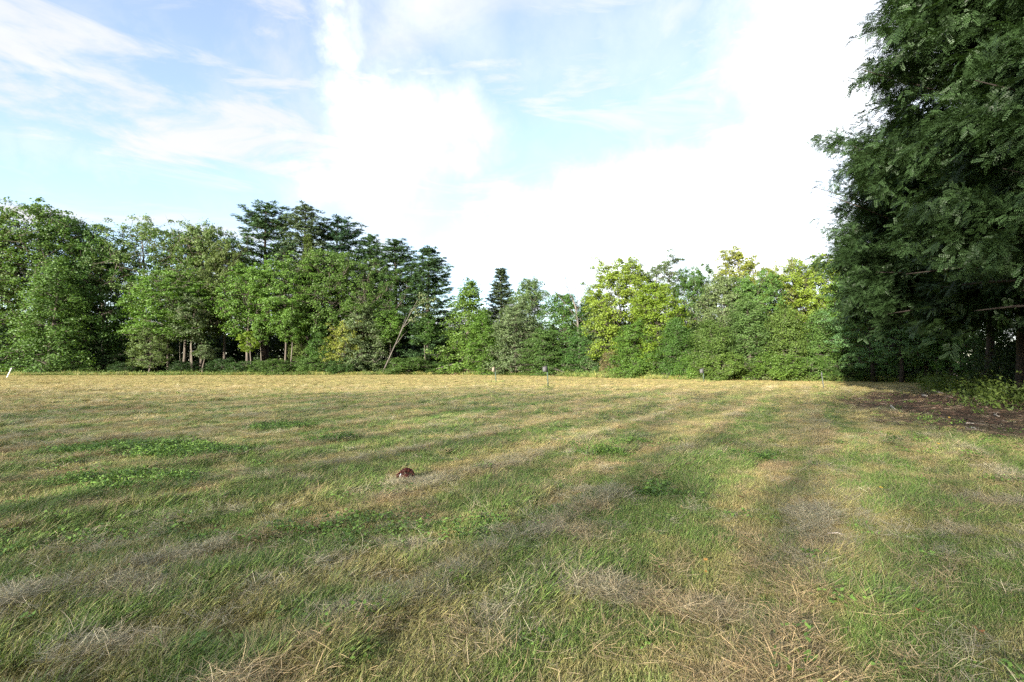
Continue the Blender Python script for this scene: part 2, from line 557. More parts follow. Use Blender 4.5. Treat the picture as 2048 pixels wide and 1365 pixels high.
# ---------------------------------------------------------------- the field (one sheet out to the horizon)
def sinh_axis(a, b, n, k):
    t = np.linspace(0, 1, n)
    return np.sinh(t * (np.arcsinh(b / k) - np.arcsinh(a / k)) + np.arcsinh(a / k)) * k
gx = sinh_axis(-700, 700, 300, 3.0)
gy = sinh_axis(-120, 1500, 330, 3.0) 
GX, GY = np.meshgrid(gx, gy)
fx, fy = GX.ravel(), GY.ravel()
gz = height(fx, fy)
ed = edge_dist(fx, fy)
tc_ = turf_colour(fx, fy) * (0.95 + 0.05 * sstep(20, 45, np.hypot(fx, fy)))[:, None]
dm = debris_mask(fx, fy)[:, None]
tc_ = tc_ * (1 - 0.95 * dm) + C_SOIL * 0.95 * dm
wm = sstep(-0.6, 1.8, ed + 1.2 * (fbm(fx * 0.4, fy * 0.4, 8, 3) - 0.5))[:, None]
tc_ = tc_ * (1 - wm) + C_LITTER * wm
nx, ny = len(gx), len(gy)
ii, jj = np.meshgrid(np.arange(nx - 1), np.arange(ny - 1))
i0 = (jj * nx + ii).ravel()
quads = np.stack([i0, i0 + 1, i0 + 1 + nx, i0 + nx], 1)
field = link_mesh("field", np_mesh("field", np.stack([fx, fy, gz], 1), quads, None, M_GROUND, vcol={"tint": tc_}, smooth=True))
tag(field, kind="structure")

# ---------------------------------------------------------------- leaves and trees
def unit(v):
    return v / np.maximum(np.linalg.norm(v, axis=-1, keepdims=True), 1e-9)

def leaf_quads(c, n, size, aspect, rng, tang=None):
    """rhombic leaf faces: centres c, normals n"""
    N_ = len(c)
    n = unit(n)
    t = rng.normal(size=(N_, 3)) if tang is None else tang
    t = unit(t - n * (t * n).sum(1, keepdims=True))
    b = np.cross(n, t)
    s = np.asarray(size).reshape(-1, 1) * np.ones((N_, 1))
    fold = n * s * 0.10
    v = np.stack([c - t * s * 0.5, c + b * s * 0.5 * aspect + fold - t * s * 0.08, c + t * s * 0.5, c - b * s * 0.5 * aspect + fold - t * s * 0.08], 1)
    return v.reshape(-1, 3)

def leaves_mesh(name, parts, mat, rng):
    v = np.concatenate(parts)
    k = len(v) // 4
    q = np.arange(k * 4, dtype=np.int32).reshape(-1, 4)
    return np_mesh(name, v, q, None, mat, fattr={"rnd": rng.random(k)})

PROF = {
    "oval": lambda s: np.sin(math.pi * (0.13 + 0.80 * s)) ** 0.75,
    "ground": lambda s: (1 - s ** 2.3) ** 0.62 * 0.90 + 0.10,
    "column": lambda s: (1 - s ** 3.5) * 0.72 + 0.28 * np.sin(9 * s + 1) ** 2 * (1 - s) + 0.04,
    "spread": lambda s: np.sin(math.pi * (0.22 + 0.66 * s)) ** 0.6,
    "wispy": lambda s: 0.35 + 0.65 * np.sin(math.pi * (0.05 + 0.85 * s)),
    "pine": lambda s: (1 - s) ** 0.60 * (0.86 + 0.14 * math.sin(s * 19.0)) * min(1.0, 0.55 + 2.2 * s) + 0.05,
    "pyramid": lambda s: (1 - s) ** 0.9 * 0.94 + 0.06,
}

def pads_to_leaves(rng, P, R, OUT, per, leaf, aspect, thick=0.38, up=0.42, outw=0.55, rand=1.0):
    k = len(P)
    rep = np.repeat(np.arange(k), per)
    d = rng.normal(size=(len(rep), 3))
    d = unit(d) * (rng.random((len(rep), 1)) ** 0.45)
    d[:, 2] *= thick
    loose = rng.random((len(rep), 1)) < 0.20
    d = np.where(loose, d * rng.uniform(1.0, 2.1, (len(rep), 1)), d)
    c = P[rep] + d * R[rep][:, None]
    # the pad arches: its rim hangs lower
    c[:, 2] -= (d[:, 0] ** 2 + d[:, 1] ** 2) * R[rep] * 0.12
    n = np.array([0, 0, 1.0]) * up + OUT[rep] * outw + rng.normal(size=(len(rep), 3)) * rand * 0.6 + d * 0.5
    return leaf_quads(c, n, leaf * rng.uniform(0.6, 1.3, len(rep)), aspect, rng)

def broadleaf(seed, h, w, base=0.2, prof="oval", limbs=40, e0=12, e1=62, pad=0.95, per=46, leaf=0.30, stems=1, thick=0.38, gap=0.0, trunk_r=None, bend=0.4, sub=5, twigs=True):
    sub = sub * 1.9; pad = pad * 0.74; per = int(per * 0.98); leaf = leaf * 0.69; thick = min(1.0, thick * 1.9)
    rng = np.random.default_rng(seed)
    rnd = random.Random(seed)
    mb = MB()
    P, R, O = [], [], []
    r0 = trunk_r or (0.010 * h + 0.05)
    for st in range(stems):
        off = Vector((rnd.uniform(-1, 1), rnd.uniform(-1, 1), 0)) * (0.0 if st == 0 else 0.35)
        lean = Vector((rnd.uniform(-1, 1), rnd.uniform(-1, 1), 0)) * (0.03 * h if stems == 1 else 0.07 * h)
        tp = []
        for i in range(9):
            t = i / 8
            tp.append(off + lean * t * t + Vector((math.sin(t * 5 + seed) * bend * 0.35, math.cos(t * 4 + seed * 2) * bend * 0.35, h * 0.97 * t)))
        mb.tube(tp, [r0 * (1.45 if i == 0 else 1.0) * (1 - 0.92 * i / 8) + 0.012 for i in range(9)], 7)
        def trunk_at(t):
            f = t * 8; i = min(int(f), 7)
            return tp[i].lerp(tp[i + 1], f - i)
        nl = max(4, limbs // stems)
        ga = rnd.uniform(0, 6)
        for i in range(nl):
            s = (i + rnd.uniform(0.1, 0.9)) / nl
            if rnd.random() < gap: continue
            t = base + (1 - base) * s
            ga += 2.39996 + rnd.uniform(-0.4, 0.4)
            Rad = w * 0.5 * float(PROF[prof](min(max(s, 0.0), 1.0))) * (0.70 + 0.45 * rnd.random() ** 0.7)
            el = math.radians(e0 + (e1 - e0) * s + rnd.uniform(-10, 10))
            L = Rad / max(math.cos(el), 0.45)
            start = trunk_at(max(0.02, min(0.97, t * 0.97 - 0.5 * L * math.sin(max(el, 0)) / h)))
            hd = Vector((math.cos(ga), math.sin(ga), 0))
            side = Vector((-hd.y, hd.x, 0))
            pts = []
            for k in range(5):
                u = k / 4
                pts.append(start + hd * (L * math.cos(el) * u) + Vector((0, 0, 1)) * (L * math.sin(el) * (u ** 0.8) - 0.12 * L * u * u) + side * (math.sin(u * 3 + i) * 0.06 * L))
            rl = max(0.030, 0.42 * r0 * (1 - 0.75 * s) * min(1.0, L / (0.35 * w)))
            mb.tube(pts, [rl, rl * 0.8, rl * 0.6, rl * 0.42, 0.012], 5, cap=False)
            nsub = max(2, int(sub * L / (0.5 * w) + 1.5))
            for k in range(nsub):
                u = 0.38 + 0.62 * (k + rnd.random()) / nsub
                j = min(int(u * 4), 3)
                q = pts[j].lerp(pts[j + 1], u * 4 - j)
                off2 = side * rnd.gauss(0, 0.26 * L * (1.1 - 0.5 * u)) + Vector((0, 0, rnd.gauss(0.1, 0.13 * L))) + hd * rnd.gauss(0.0, 0.10 * L)
                q2 = q + off2
                if twigs and off2.length > 0.5:
                    mb.tube([q, q.lerp(q2, 0.6) + Vector((0, 0, 0.05)), q2], [rl * 0.35 + 0.008, rl * 0.22 + 0.008, 0.008], 3, cap=False)
                P.append(q2); R.append(pad * rnd.uniform(0.5, 1.35) * (0.75 + 0.25 * (1 - s)))
                o = Vector((q2.x, q2.y, 0))
                O.append(o.normalized() if o.length > 1e-3 else Vector((0, 0, 1)))
        # leader tip
        for k in range(4):
            P.append(tp[-1] + Vector((rnd.gauss(0, 0.35), rnd.gauss(0, 0.35), rnd.uniform(-0.9, 0.25)))); R.append(pad * rnd.uniform(0.4, 0.75)); O.append(Vector((0, 0, 1)))
    P = np.array([tuple(p) for p in P]); R = np.array(R); O = np.array([tuple(o) for o in O])
    # drop foliage that has drifted away from the rest
    dd = np.sqrt(((P[:, None, :] - P[None, :, :]) ** 2).sum(2))
    near3 = np.sort(dd, 1)[:, 4]
    ok = near3 < max(1.55 * pad, 1.6 * np.median(near3))
    P, R, O = P[ok], R[ok], O[ok]
    lv = pads_to_leaves(rng, P, R, O, per, leaf, 0.72, thick)
    return mb, [lv], rng

def conifer(seed, h, w, base=0.3, step=1.15, prof="oval", droop=0.0, upturn=0.15, per=26, leaf=0.42, irregular=0.35, pad=0.75, density=1.0, trunk_r=None):
    pad = pad * 0.9; per = int(per * 1.12); leaf = leaf * 0.8
    rng = np.random.default_rng(seed)
    rnd = random.Random(seed)
    mb = MB()
    r0 = trunk_r or (0.012 * h + 0.04)
    tp = [Vector((math.sin(i * 0.7 + seed) * 0.10, math.cos(i * 0.5 + seed) * 0.10, h * i / 8)) for i in range(9)]
    mb.tube(tp, [r0 * (1.3 if i == 0 else 1.0) * (1 - 0.95 * i / 8) + 0.01 for i in range(9)], 7)
    P, R, O, T = [], [], [], []
    z = base * h
    while z < h * 0.985:
        s = (z - base * h) / (h * (1 - base))
        Rw = w * 0.5 * float(PROF[prof](s))
        nb = rnd.randint(7, 9)
        a0 = rnd.uniform(0, 6.28)
        for b in range(nb):
            if rnd.random() < irregular * 0.45: continue
            a = a0 + b * 6.283 / nb + rnd.uniform(-0.3, 0.3)
            L = Rw * (1 - irregular * rnd.random() ** 1.5 + 0.08)
            zz = z + rnd.uniform(-0.35, 0.35) * step
            hd = Vector((math.cos(a), math.sin(a), 0)); side = Vector((-hd.y, hd.x, 0))
            rise = math.tan(math.radians(6 + 34 * s ** 1.5)) - droop
            pts = [Vector((0, 0, zz)) + hd * (L * u) + Vector((0, 0, L * (rise * u + upturn * u * u - 0.12 * math.sin(u * 3.14)))) for u in (0, 0.3, 0.6, 0.85, 1.0)]
            rl = 0.02 + 0.011 * L
            mb.tube(pts, [rl, rl * 0.8, rl * 0.5, rl * 0.3, 0.006], 4, cap=False)
            nn = max(3, int(L / 0.36 * density))
            for k in range(nn):
                u = 0.22 + 0.78 * (k + rnd.random()) / nn
                j = 0
                us = (0, 0.3, 0.6, 0.85, 1.0)
                while j < 3 and us[j + 1] < u: j += 1
                q = pts[j].lerp(pts[j + 1], (u - us[j]) / (us[j + 1] - us[j]))
                q = q + side * rnd.gauss(0, 0.24 * L * (1.15 - u) + 0.12) + Vector((0, 0, rnd.uniform(-0.05, 0.12)))
                P.append(q); R.append(pad * rnd.uniform(0.6, 1.2) * (0.6 + 0.4 * (1 - s)))
                O.append(hd)
        z += step * rnd.uniform(0.45, 1.5) * (1.0 - 0.45 * s)
    for k in range(5):
        P.append(Vector((rnd.gauss(0, 0.12), rnd.gauss(0, 0.12), h - 0.25 * k))); R.append(0.28 + 0.05 * k); O.append(Vector((0, 0, 1)))
    P = np.array([tuple(p) for p in P]); R = np.array(R); O = np.array([tuple(o) for o in O])
    rep = np.repeat(np.arange(len(P)), per)
    d = unit(rng.normal(size=(len(rep), 3))) * rng.random((len(rep), 1)) ** 0.45
    d[:, 2] *= 0.46
    c = P[rep] + d * R[rep][:, None]
    n = np.array([0, 0, 1.0]) * 0.75 + O[rep] * 0.25 + rng.normal(size=(len(rep), 3)) * 0.45
    tg = O[rep] * 0.8 + d * 1.2 + np.array([0, 0, 0.45]) + rng.normal(size=(len(rep), 3)) * 0.35
    lv = leaf_quads(c, n, leaf * rng.uniform(0.6, 1.25, len(rep)), 0.30, rng, tg)
    return mb, [lv], rng

def store(name, gen, leafmat=M_LEAF):
    mb, parts, rng = gen
    return (mb.mesh(name + "_trunk", M_BARK, True), leaves_mesh(name + "_crown", parts, leafmat, rng))

KINDS = {}
def kind(key, h, w, gen, leafmat=M_LEAF):
    v = gen[1][0]
    hm = float(np.percentile(v[:, 2], 99.8)); wm = 2 * float(np.percentile(np.hypot(v[:, 0], v[:, 1]), 95))
    KINDS[key] = (hm, wm, store(key, gen, leafmat))

kind("broad1", 24, 13, broadleaf(11, 24, 13, 0.14, "oval", 62, 8, 60, 1.25, 52, 0.36))
kind("broad2", 22, 11, broadleaf(12, 22, 11, 0.32, "oval", 52, 15, 66, 1.15, 60, 0.36))
kind("broad3", 20, 9.5, broadleaf(13, 20, 9.5, 0.34, "wispy", 46, 25, 70, 1.05, 66, 0.34, gap=0.1))
kind("broad4", 16, 10, broadleaf(14, 16, 10, 0.16, "spread", 46, 5, 64, 1.15, 74, 0.33))
kind("maple1", 19, 10, broadleaf(15, 19, 10, 0.40, "spread", 50, 5, 58, 1.1, 64, 0.33, thick=0.26, gap=0.08, trunk_r=0.15))
kind("maple2", 18, 9, broadleaf(16, 18, 9, 0.36, "oval", 50, 5, 55, 1.0, 50, 0.32, thick=0.26, gap=0.06))
kind("full1", 15, 9, broadleaf(17, 15, 9, 0.03, "ground", 60, -4, 60, 1.1, 52, 0.32))
kind("full2", 13, 8, broadleaf(18, 13, 8, 0.02, "ground", 56, -8, 55, 1.0, 52, 0.30, thick=0.3))
kind("full3", 14, 7, broadleaf(19, 14, 7, 0.04, "pyramid", 56, 0, 55, 0.95, 48, 0.29))
kind("vine1", 16, 6.5, broadleaf(20, 16, 6.5, 0.02, "column", 66, -12, 45, 0.95, 54, 0.27, thick=0.6))
kind("vine2", 10, 6.5, broadleaf(21, 10, 6.5, 0.02, "column", 56, -15, 50, 0.9, 56, 0.22, thick=0.6))
kind("airy1", 20, 10, broadleaf(22, 20, 10, 0.30, "wispy", 34, 32, 72, 0.95, 60, 0.28, gap=0.15))
kind("airy2", 15, 9, broadleaf(23, 15, 9, 0.30, "spread", 38, 22, 60, 1.0, 70, 0.25, thick=0.22, gap=0.15))
kind("slim1", 12, 5, broadleaf(24, 12, 5, 0.45, "oval", 26, 10, 60, 0.75, 40, 0.27, stems=2, trunk_r=0.085))
kind("sapling1", 7, 5.6, broadleaf(25, 7, 5.6, 0.22, "spread", 30, 0, 55, 0.62, 44, 0.22, thick=0.3))
kind("sapling2", 7, 3.4, broadleaf(26, 7, 3.4, 0.60, "spread", 16, 5, 40, 0.55, 44, 0.22, thick=0.25))
kind("sapling3", 11, 4.2, broadleaf(27, 11, 4.2, 0.52, "oval", 24, 5, 55, 0.62, 44, 0.25, trunk_r=0.075))
kind("bush1", 3.2, 4.6, broadleaf(28, 3.2, 4.6, 0.04, "ground", 34, 5, 70, 0.55, 50, 0.19, stems=3, thick=0.55, trunk_r=0.03))
kind("bush2", 2.4, 4.4, broadleaf(29, 2.4, 4.4, 0.04, "ground", 30, 5, 65, 0.5, 50, 0.17, stems=3, thick=0.5, trunk_r=0.025))
kind("layer1", 12, 9, broadleaf(30, 12, 9, 0.18, "spread", 44, -6, 40, 1.05, 66, 0.22, thick=0.16, gap=0.05, trunk_r=0.24))
kind("layer2", 12, 9, broadleaf(31, 12, 9, 0.22, "oval", 46, -8, 42, 1.05, 66, 0.22, thick=0.16, trunk_r=0.22))
kind("pine1", 30, 14, conifer(41, 30, 14, 0.36, 1.75, "pine", 0.04, 0.20, 34, 0.50, 0.42, 0.95), M_NEEDLE)
kind("pine2", 28, 10.5, conifer(42, 28, 10.5, 0.30, 1.35, "pine", -0.04, 0.24, 32, 0.46, 0.36, 0.80), M_NEEDLE)
kind("pine3", 24, 11.5, conifer(43, 24, 11.5, 0.14, 1.45, "pine", 0.10, 0.18, 32, 0.46, 0.28, 0.85), M_NEEDLE)
kind("spruce1", 19, 7, conifer(44, 19, 7, 0.05, 0.62, "pyramid", 0.30, 0.34, 22, 0.34, 0.22, 0.55, 1.25), M_NEEDLE)

BARK = (0.095, 0.080, 0.065); BARK_PALE = (0.135, 0.118, 0.095); BARK_DARK = (0.045, 0.036, 0.03)
def tree(k, px, Y, top, wpx, col, name, label, cat="tree", group=None, bark=BARK, rz=None, seedless=[0], dy=0.0):
    h0, w0, (mt, mc) = KINDS[k]
    p = at(px, 700, Y)
    x = p.x
    g = float(height(np.array([x]), np.array([Y]))[0])
    H = at(px, top, Y).z - g
    Wd = wpx * Y / F * (1.0 if k[:4] in ('pine', 'spru', 'bush', 'sapl', 'laye') else 1.12)
    seedless[0] += 1
    r = random.Random(seedless[0] * 7 + 3)
    e = empty(name, (x, Y, g - 0.05), rz if rz is not None else r.uniform(0, 6.28))
    e.scale = (Wd / w0, Wd / w0, H / h0)
    tag(e, label, cat, group)
    t = link_mesh("trunk", mt, e); t.color = (*bark, 1)
    c = link_mesh("crown", mc, e)
    j = r.uniform(0.92, 1.08)
    c.color = (0.93 * col[0] * j, 1.02 * col[1] * j, 0.95 * col[2] * j, 1)
    return e

MID = (0.070, 0.118, 0.024); GRN = (0.055, 0.105, 0.022); DRK = (0.034, 0.064, 0.020); LIME = (0.135, 0.190, 0.020); YEL = (0.150, 0.195, 0.026)
PALE = (0.100, 0.140, 0.045); GREYG = (0.100, 0.130, 0.060); OLV = (0.090, 0.118, 0.034); GOLD = (0.175, 0.185, 0.032)
PIN = (0.058, 0.100, 0.042); PIND = (0.036, 0.072, 0.036); PING = (0.100, 0.130, 0.075); MAP = (0.088, 0.155, 0.027); SHADE = (0.125, 0.215, 0.085)

# ---- left wood
tree("broad3", -20, 92, 428, 130, OLV, "broadleaf_tree", "olive green tree cut off by the left border of the photo")
tree("broad1", 80, 94, 410, 190, MID, "broadleaf_tree", "tallest broad tree near the left border, light green crown above the straw coloured field")
tree("vine1", 106, 87, 520, 118, (0.080, 0.135, 0.035), "broadleaf_tree", "leafy green column reaching the ground in front of the tallest left broad tree")
tree("broad2", 145, 96, 440, 120, GRN, "broadleaf_tree", "dark green right shoulder tree beside the tallest left broad tree")
tree("full1", 25, 92, 640, 110, DRK, "broadleaf_tree", "dark low tree behind the leaning white post")
tree("broad4", 205, 95, 476, 130, GRN, "broadleaf_tree", "dark green tree in the gap between the leafy column and the pale airy tree")
tree("full2", 205, 93, 655, 84, DRK, "broadleaf_tree", "low dark understorey tree left of the round pale sapling")
tree("airy1", 290, 99, 436, 165, PALE, "broadleaf_tree", "pale airy tree with rounded top rising behind the left wood")
tree("broad3", 368, 98, 456, 105, MID, "broadleaf_tree", "pointed mid green tree just right of the pale airy tree")
tree("broad2", 405, 97, 452, 110, PALE, "broadleaf_tree", "pointed tree with upright branches left of the tall pines")
tree("maple1", 338, 90.5, 540, 150, MAP, "maple_tree", "maple with yellow green layered boughs above the round pale sapling", "maple", bark=BARK_PALE)
tree("sapling1", 300, 87.5, 660, 82, (0.125, 0.165, 0.060), "sapling", "small round pale green sapling at the field edge before dark trunks", "sapling")
tree("slim1", 384, 89, 592, 78, GREYG, "broadleaf_tree", "grey green tree with twin bare lower trunks right of the layered maple", bark=BARK_PALE)
tree("sapling2", 408, 87.5, 690, 50, GREYG, "sapling", "little grey green sapling below the twin trunked tree", "sapling")
tree("sapling3", 360, 89, 610, 46, MID, "sapling", "thin sapling with bare pale trunk between layered maple and twin trunked tree", "sapling", bark=BARK_PALE)
tree("broad3", 448, 95, 486, 100, OLV, "broadleaf_tree", "olive grey tree left of the first tall pine")
tree("pine1", 528, 100, 408, 170, PIN, "pine_tree", "leftmost tall pine with open tiered boughs and golden tips", "pine", bark=BARK_DARK)
tree("pine2", 606, 99, 410, 122, PING, "pine_tree", "grey green tall pine right of the open tiered pine", "pine", bark=BARK_DARK)
tree("pine1", 672, 101, 436, 160, PIND, "pine_tree", "dark wide pine behind and right of the grey green pine", "pine", bark=BARK_DARK)
tree("pine2", 737, 101, 470, 100, PIN, "pine_tree", "narrow pine with golden top in the middle of the pine group", "pine", bark=BARK_DARK)
tree("pine2", 788, 98, 480, 135, PIN, "pine_tree", "pine with pointed top second from the right of the pine group", "pine", bark=BARK_DARK)
tree("pine3", 856, 95, 496, 136, PIN, "pine_tree", "rightmost pine of the group, cone shaped against white cloud", "pine", bark=BARK_DARK)
tree("maple2", 497, 91, 528, 115, MAP, "maple_tree", "bright green maple below the leftmost tall pine", "maple")
tree("maple1", 570, 90, 512, 125, MAP, "maple_tree", "bright green maple below the gap between the two tallest pines", "maple")
tree("spruce1", 613, 93, 470, 74, OLV, "conifer_tree", "thin olive conifer in front of the grey green pine", "conifer")
tree("broad2", 660, 92, 502, 110, MID, "broadleaf_tree", "mid green tree in front of the dark wide pine")
tree("airy1", 728, 92, 514, 110, MID, "broadleaf_tree", "loose green tree in front of the narrow golden topped pine")
tree("airy1", 782, 93, 535, 80, GRN, "broadleaf_tree", "thin green tree in front of the second pine from the right")
tree("sapling2", 502, 87.5, 662, 44, LIME, "sapling", "small yellow green umbrella shaped sapling with pale trunk", "sapling", bark=BARK_PALE)
tree("sapling2", 521, 88.5, 634, 40, MAP, "sapling", "thin sapling just right of the yellow green umbrella sapling", "sapling", bark=BARK_PALE)
tree("sapling3", 583, 87.5, 614, 60, MAP, "sapling", "young maple with straight pale trunk below the bright maples", "sapling", bark=BARK_PALE)
tree("sapling1", 690, 88.5, 640, 80, (0.17, 0.18, 0.035), "sapling", "sapling with yellowing leaves in front of the pines", "sapling")
tree("full2", 725, 90, 612, 95, GREYG, "broadleaf_tree", "greyish green small tree between yellowing sapling and leaning trunk")
tree("full3", 640, 89.5, 640, 70, GRN, "broadleaf_tree", "small green tree left of the yellowing sapling")
tree("sapling3", 780, 91, 620, 62, MAP, "sapling", "sapling whose trunk the leaning pale trunk crosses", "sapling", bark=BARK_PALE)
tree("sapling3", 850, 91, 625, 54, GRN, "sapling", "thin sapling with pale trunk in front of the cone shaped pine", "sapling", bark=BARK_PALE)
BUSHES = [("bush1", 545, 86.5, 718, 84, (0.075, 0.125, 0.030), "green bush at the wood edge right of the umbrella sapling"),
          ("bush1", 452, 89, 716, 70, DRK, "dark bush left of the umbrella sapling"),
          ("bush2", 480, 86.5, 722, 60, (0.045, 0.085, 0.022), "low bush at the foot of the umbrella sapling"),
          ("bush1", 365, 89, 722, 60, DRK, "dark bush at the foot of the twin trunked tree"),
          ("bush1", 620, 88, 712, 90, (0.075, 0.125, 0.030), "bush at the foot of the young straight maple"),
          ("bush1", 680, 88, 714, 92, (0.045, 0.085, 0.022), "bush below the sapling with yellowing leaves"),
          ("bush1", 820, 90, 714, 110, (0.075, 0.125, 0.030), "rounded bush right of the leaning pale trunk"),
          ("bush2", 872, 91, 722, 72, (0.045, 0.085, 0.022), "low bush beside the fallen pale log"),
          ("bush1", 735, 90, 718, 66, DRK, "dark bush left of the leaning pale trunk foot"),
          ("bush1", 250, 90, 724, 76, DRK, "dark low bush left of the round pale sapling"),
          ("bush2", 150, 87.5, 728, 96, (0.075, 0.125, 0.030), "low bush at the foot of the leafy green column"),
          ("bush1", 45, 90, 720, 90, DRK, "dark bush right behind the white leaning post")]
for b in BUSHES:
    tree(*b[:6], "bush", b[6], "bush", "bushes along the left wood edge")

# ---- middle of the far edge
tree("full3", 938, 91, 560, 122, (0.095, 0.150, 0.030), "broadleaf_tree", "bright green pyramid shaped tree right of the cone shaped pine")
tree("spruce1", 1002, 97, 538, 112, (0.070, 0.095, 0.045), "spruce_tree", "lone spruce with drooping tips poking above the middle trees", "spruce")
tree("full1", 1056, 93, 560, 95, (0.085, 0.125, 0.045), "broadleaf_tree", "rounded tree right of the lone spruce")
tree("vine1", 965, 86.5, 622, 76, MAP, "broadleaf_tree", "leafy bright tree below and left of the lone spruce")
tree("full2", 1032, 84.5, 602, 105, GREYG, "broadleaf_tree", "grey green spreading tree behind the wooden bird box")
tree("full1", 1132, 81, 588, 105, GRN, "broadleaf_tree", "deep green tree left of the dead white tree")
tree("full2", 1088, 79, 655, 90, (0.07, 0.12, 0.03), "broadleaf_tree", "low green tree behind the grey bird box")
tree("full1", 1188, 83, 590, 84, OLV, "broadleaf_tree", "olive small leaved tree right of the dead white tree")
tree("full2", 1172, 74.5, 652, 86, (0.060, 0.120, 0.030), "broadleaf_tree", "bushy green tree below the dead white tree")
tree("full1", 1212, 73, 606, 78, GREYG, "broadleaf_tree", "grey green tree at the left foot of the yellow maple")
tree("bush1", 1222, 69, 700, 46, (0.15, 0.12, 0.05), "bush", "bush with browning leaves left of the yellow maple", "bush")

# ---- right wood
tree("broad4", 1243, 71, 515, 125, YEL, "maple_tree", "yellow maple standing tall at the left end of the right wood", "maple")
tree("airy2", 1314, 75, 508, 110, GREYG, "broadleaf_tree", "wispy grey green tree top between yellow maple and dark oak")
tree("full1", 1318, 65, 566, 108, LIME, "maple_tree", "bright lime green maple reaching the ground", "maple")
tree("full2", 1268, 64.5, 640, 90, MAP, "broadleaf_tree", "low yellow green tree at the left foot of the lime maple")
tree("broad4", 1392, 73, 530, 88, GRN, "broadleaf_tree", "dark green rounded tree behind the lime maple")
tree("full1", 1446, 63, 555, 118, (0.115, 0.145, 0.060), "broadleaf_tree", "grey green willowy tree in the middle of the right wood")
tree("maple2", 1480, 67, 497, 92, GOLD, "maple_tree", "golden topped maple standing highest in the right wood", "maple")
tree("broad4", 1515, 61, 545, 105, (0.075, 0.135, 0.030), "broadleaf_tree", "fresh green tree below the golden topped maple")
tree("broad4", 1568, 63, 524, 108, (0.150, 0.165, 0.032), "maple_tree", "olive yellow maple right of the golden topped maple", "maple")
tree("broad4", 1640, 60, 508, 128, YEL, "maple_tree", "yellowing maple half hidden by the dark locust boughs", "maple")
tree("full1", 1695, 56, 548, 110, MAP, "broadleaf_tree", "yellow green tree next to the dark shaded trees")
tree("vine2", 1352, 60, 636, 82, GRN, "vine_covered_tree", "dark vine covered hump right of the lime maple", "tree")
tree("vine2", 1422, 57.5, 640, 96, (0.085, 0.130, 0.030), "vine_covered_tree", "vine covered tree behind the far small bird box", "tree")
tree("vine1", 1500, 57.5, 590, 92, (0.085, 0.135, 0.040), "vine_covered_tree", "tall column of vines in the middle of the right wood", "tree")
tree("vine2", 1570, 56, 615, 104, (0.090, 0.130, 0.030), "vine_covered_tree", "vine covered tree left of the thin grey stake", "tree")
tree("vine2", 1640, 55, 620, 92, (0.075, 0.125, 0.030), "vine_covered_tree", "vine covered tree behind the thin grey stake", "tree")
tree("bush1", 1450, 55, 706, 100, (0.10, 0.15, 0.03), "bush", "light green bush below the vine covered tree by the small bird box", "bush")
tree("bush1", 1548, 53.5, 706, 110, (0.10, 0.16, 0.03), "bush", "broad light green bush left of the thin grey stake", "bush")
tree("bush1", 1620, 53, 712, 90, (0.085, 0.145, 0.03), "bush", "bush behind the thin grey stake", "bush")
tree("bush2", 1700, 51, 726, 90, (0.07, 0.12, 0.03), "bush", "low bush right of the thin grey stake", "bush")
tree("bush1", 1375, 59, 706, 76, MAP, "bush", "bush left of the far small bird box", "bush")
tree("bush1", 1290, 63, 704, 90, MAP, "bush", "bush at the foot of the lime maple", "bush")

# ---- shaded trees on the right
tree("layer1", 1742, 49, 545, 140, SHADE, "shade_tree", "blue green layered tree where lit and shaded woods meet", "tree", bark=BARK_DARK)
tree("layer2", 1800, 46, 520, 140, SHADE, "shade_tree", "layered dark tree left of the leaning dark trunk", "tree", bark=BARK_DARK)
tree("layer1", 1852, 47, 500, 140, (0.130, 0.225, 0.070), "shade_tree", "layered tree on the leaning dark trunk in the shade", "tree", bark=BARK_DARK)
tree("layer2", 1900, 45, 505, 120, (0.130, 0.225, 0.070), "shade_tree", "layered green tree with twin dark trunks in the shade", "tree", bark=BARK_DARK)
tree("layer1", 1948, 43, 500, 130, (0.130, 0.225, 0.070), "shade_tree", "shaded tree with the stoutest dark trunk beside the edge shrubs", "tree", bark=BARK_DARK)
tree("vine2", 1985, 37, 560, 80, (0.055, 0.10, 0.03), "vine_covered_tree", "vine covered stem at the corner of the shaded field", "tree")
tree("bush1", 1985, 34, 690, 90, (0.061, 0.098, 0.033), "bush", "green shrub at the corner where the field ends", "bush")
tree("bush1", 2035, 28, 672, 120, (0.051, 0.080, 0.033), "bush", "brownish green shrub overhanging the wood chips", "bush")
tree("bush2", 2000, 29.5, 735, 80, (0.094, 0.075, 0.047), "bush", "low reddish brown shrub before the edge shrubs", "bush")
tree("vine2", 2095, 26, 560, 120, (0.04, 0.075, 0.03), "vine_covered_tree", "dark leafy mass under the locust at the right border", "tree")

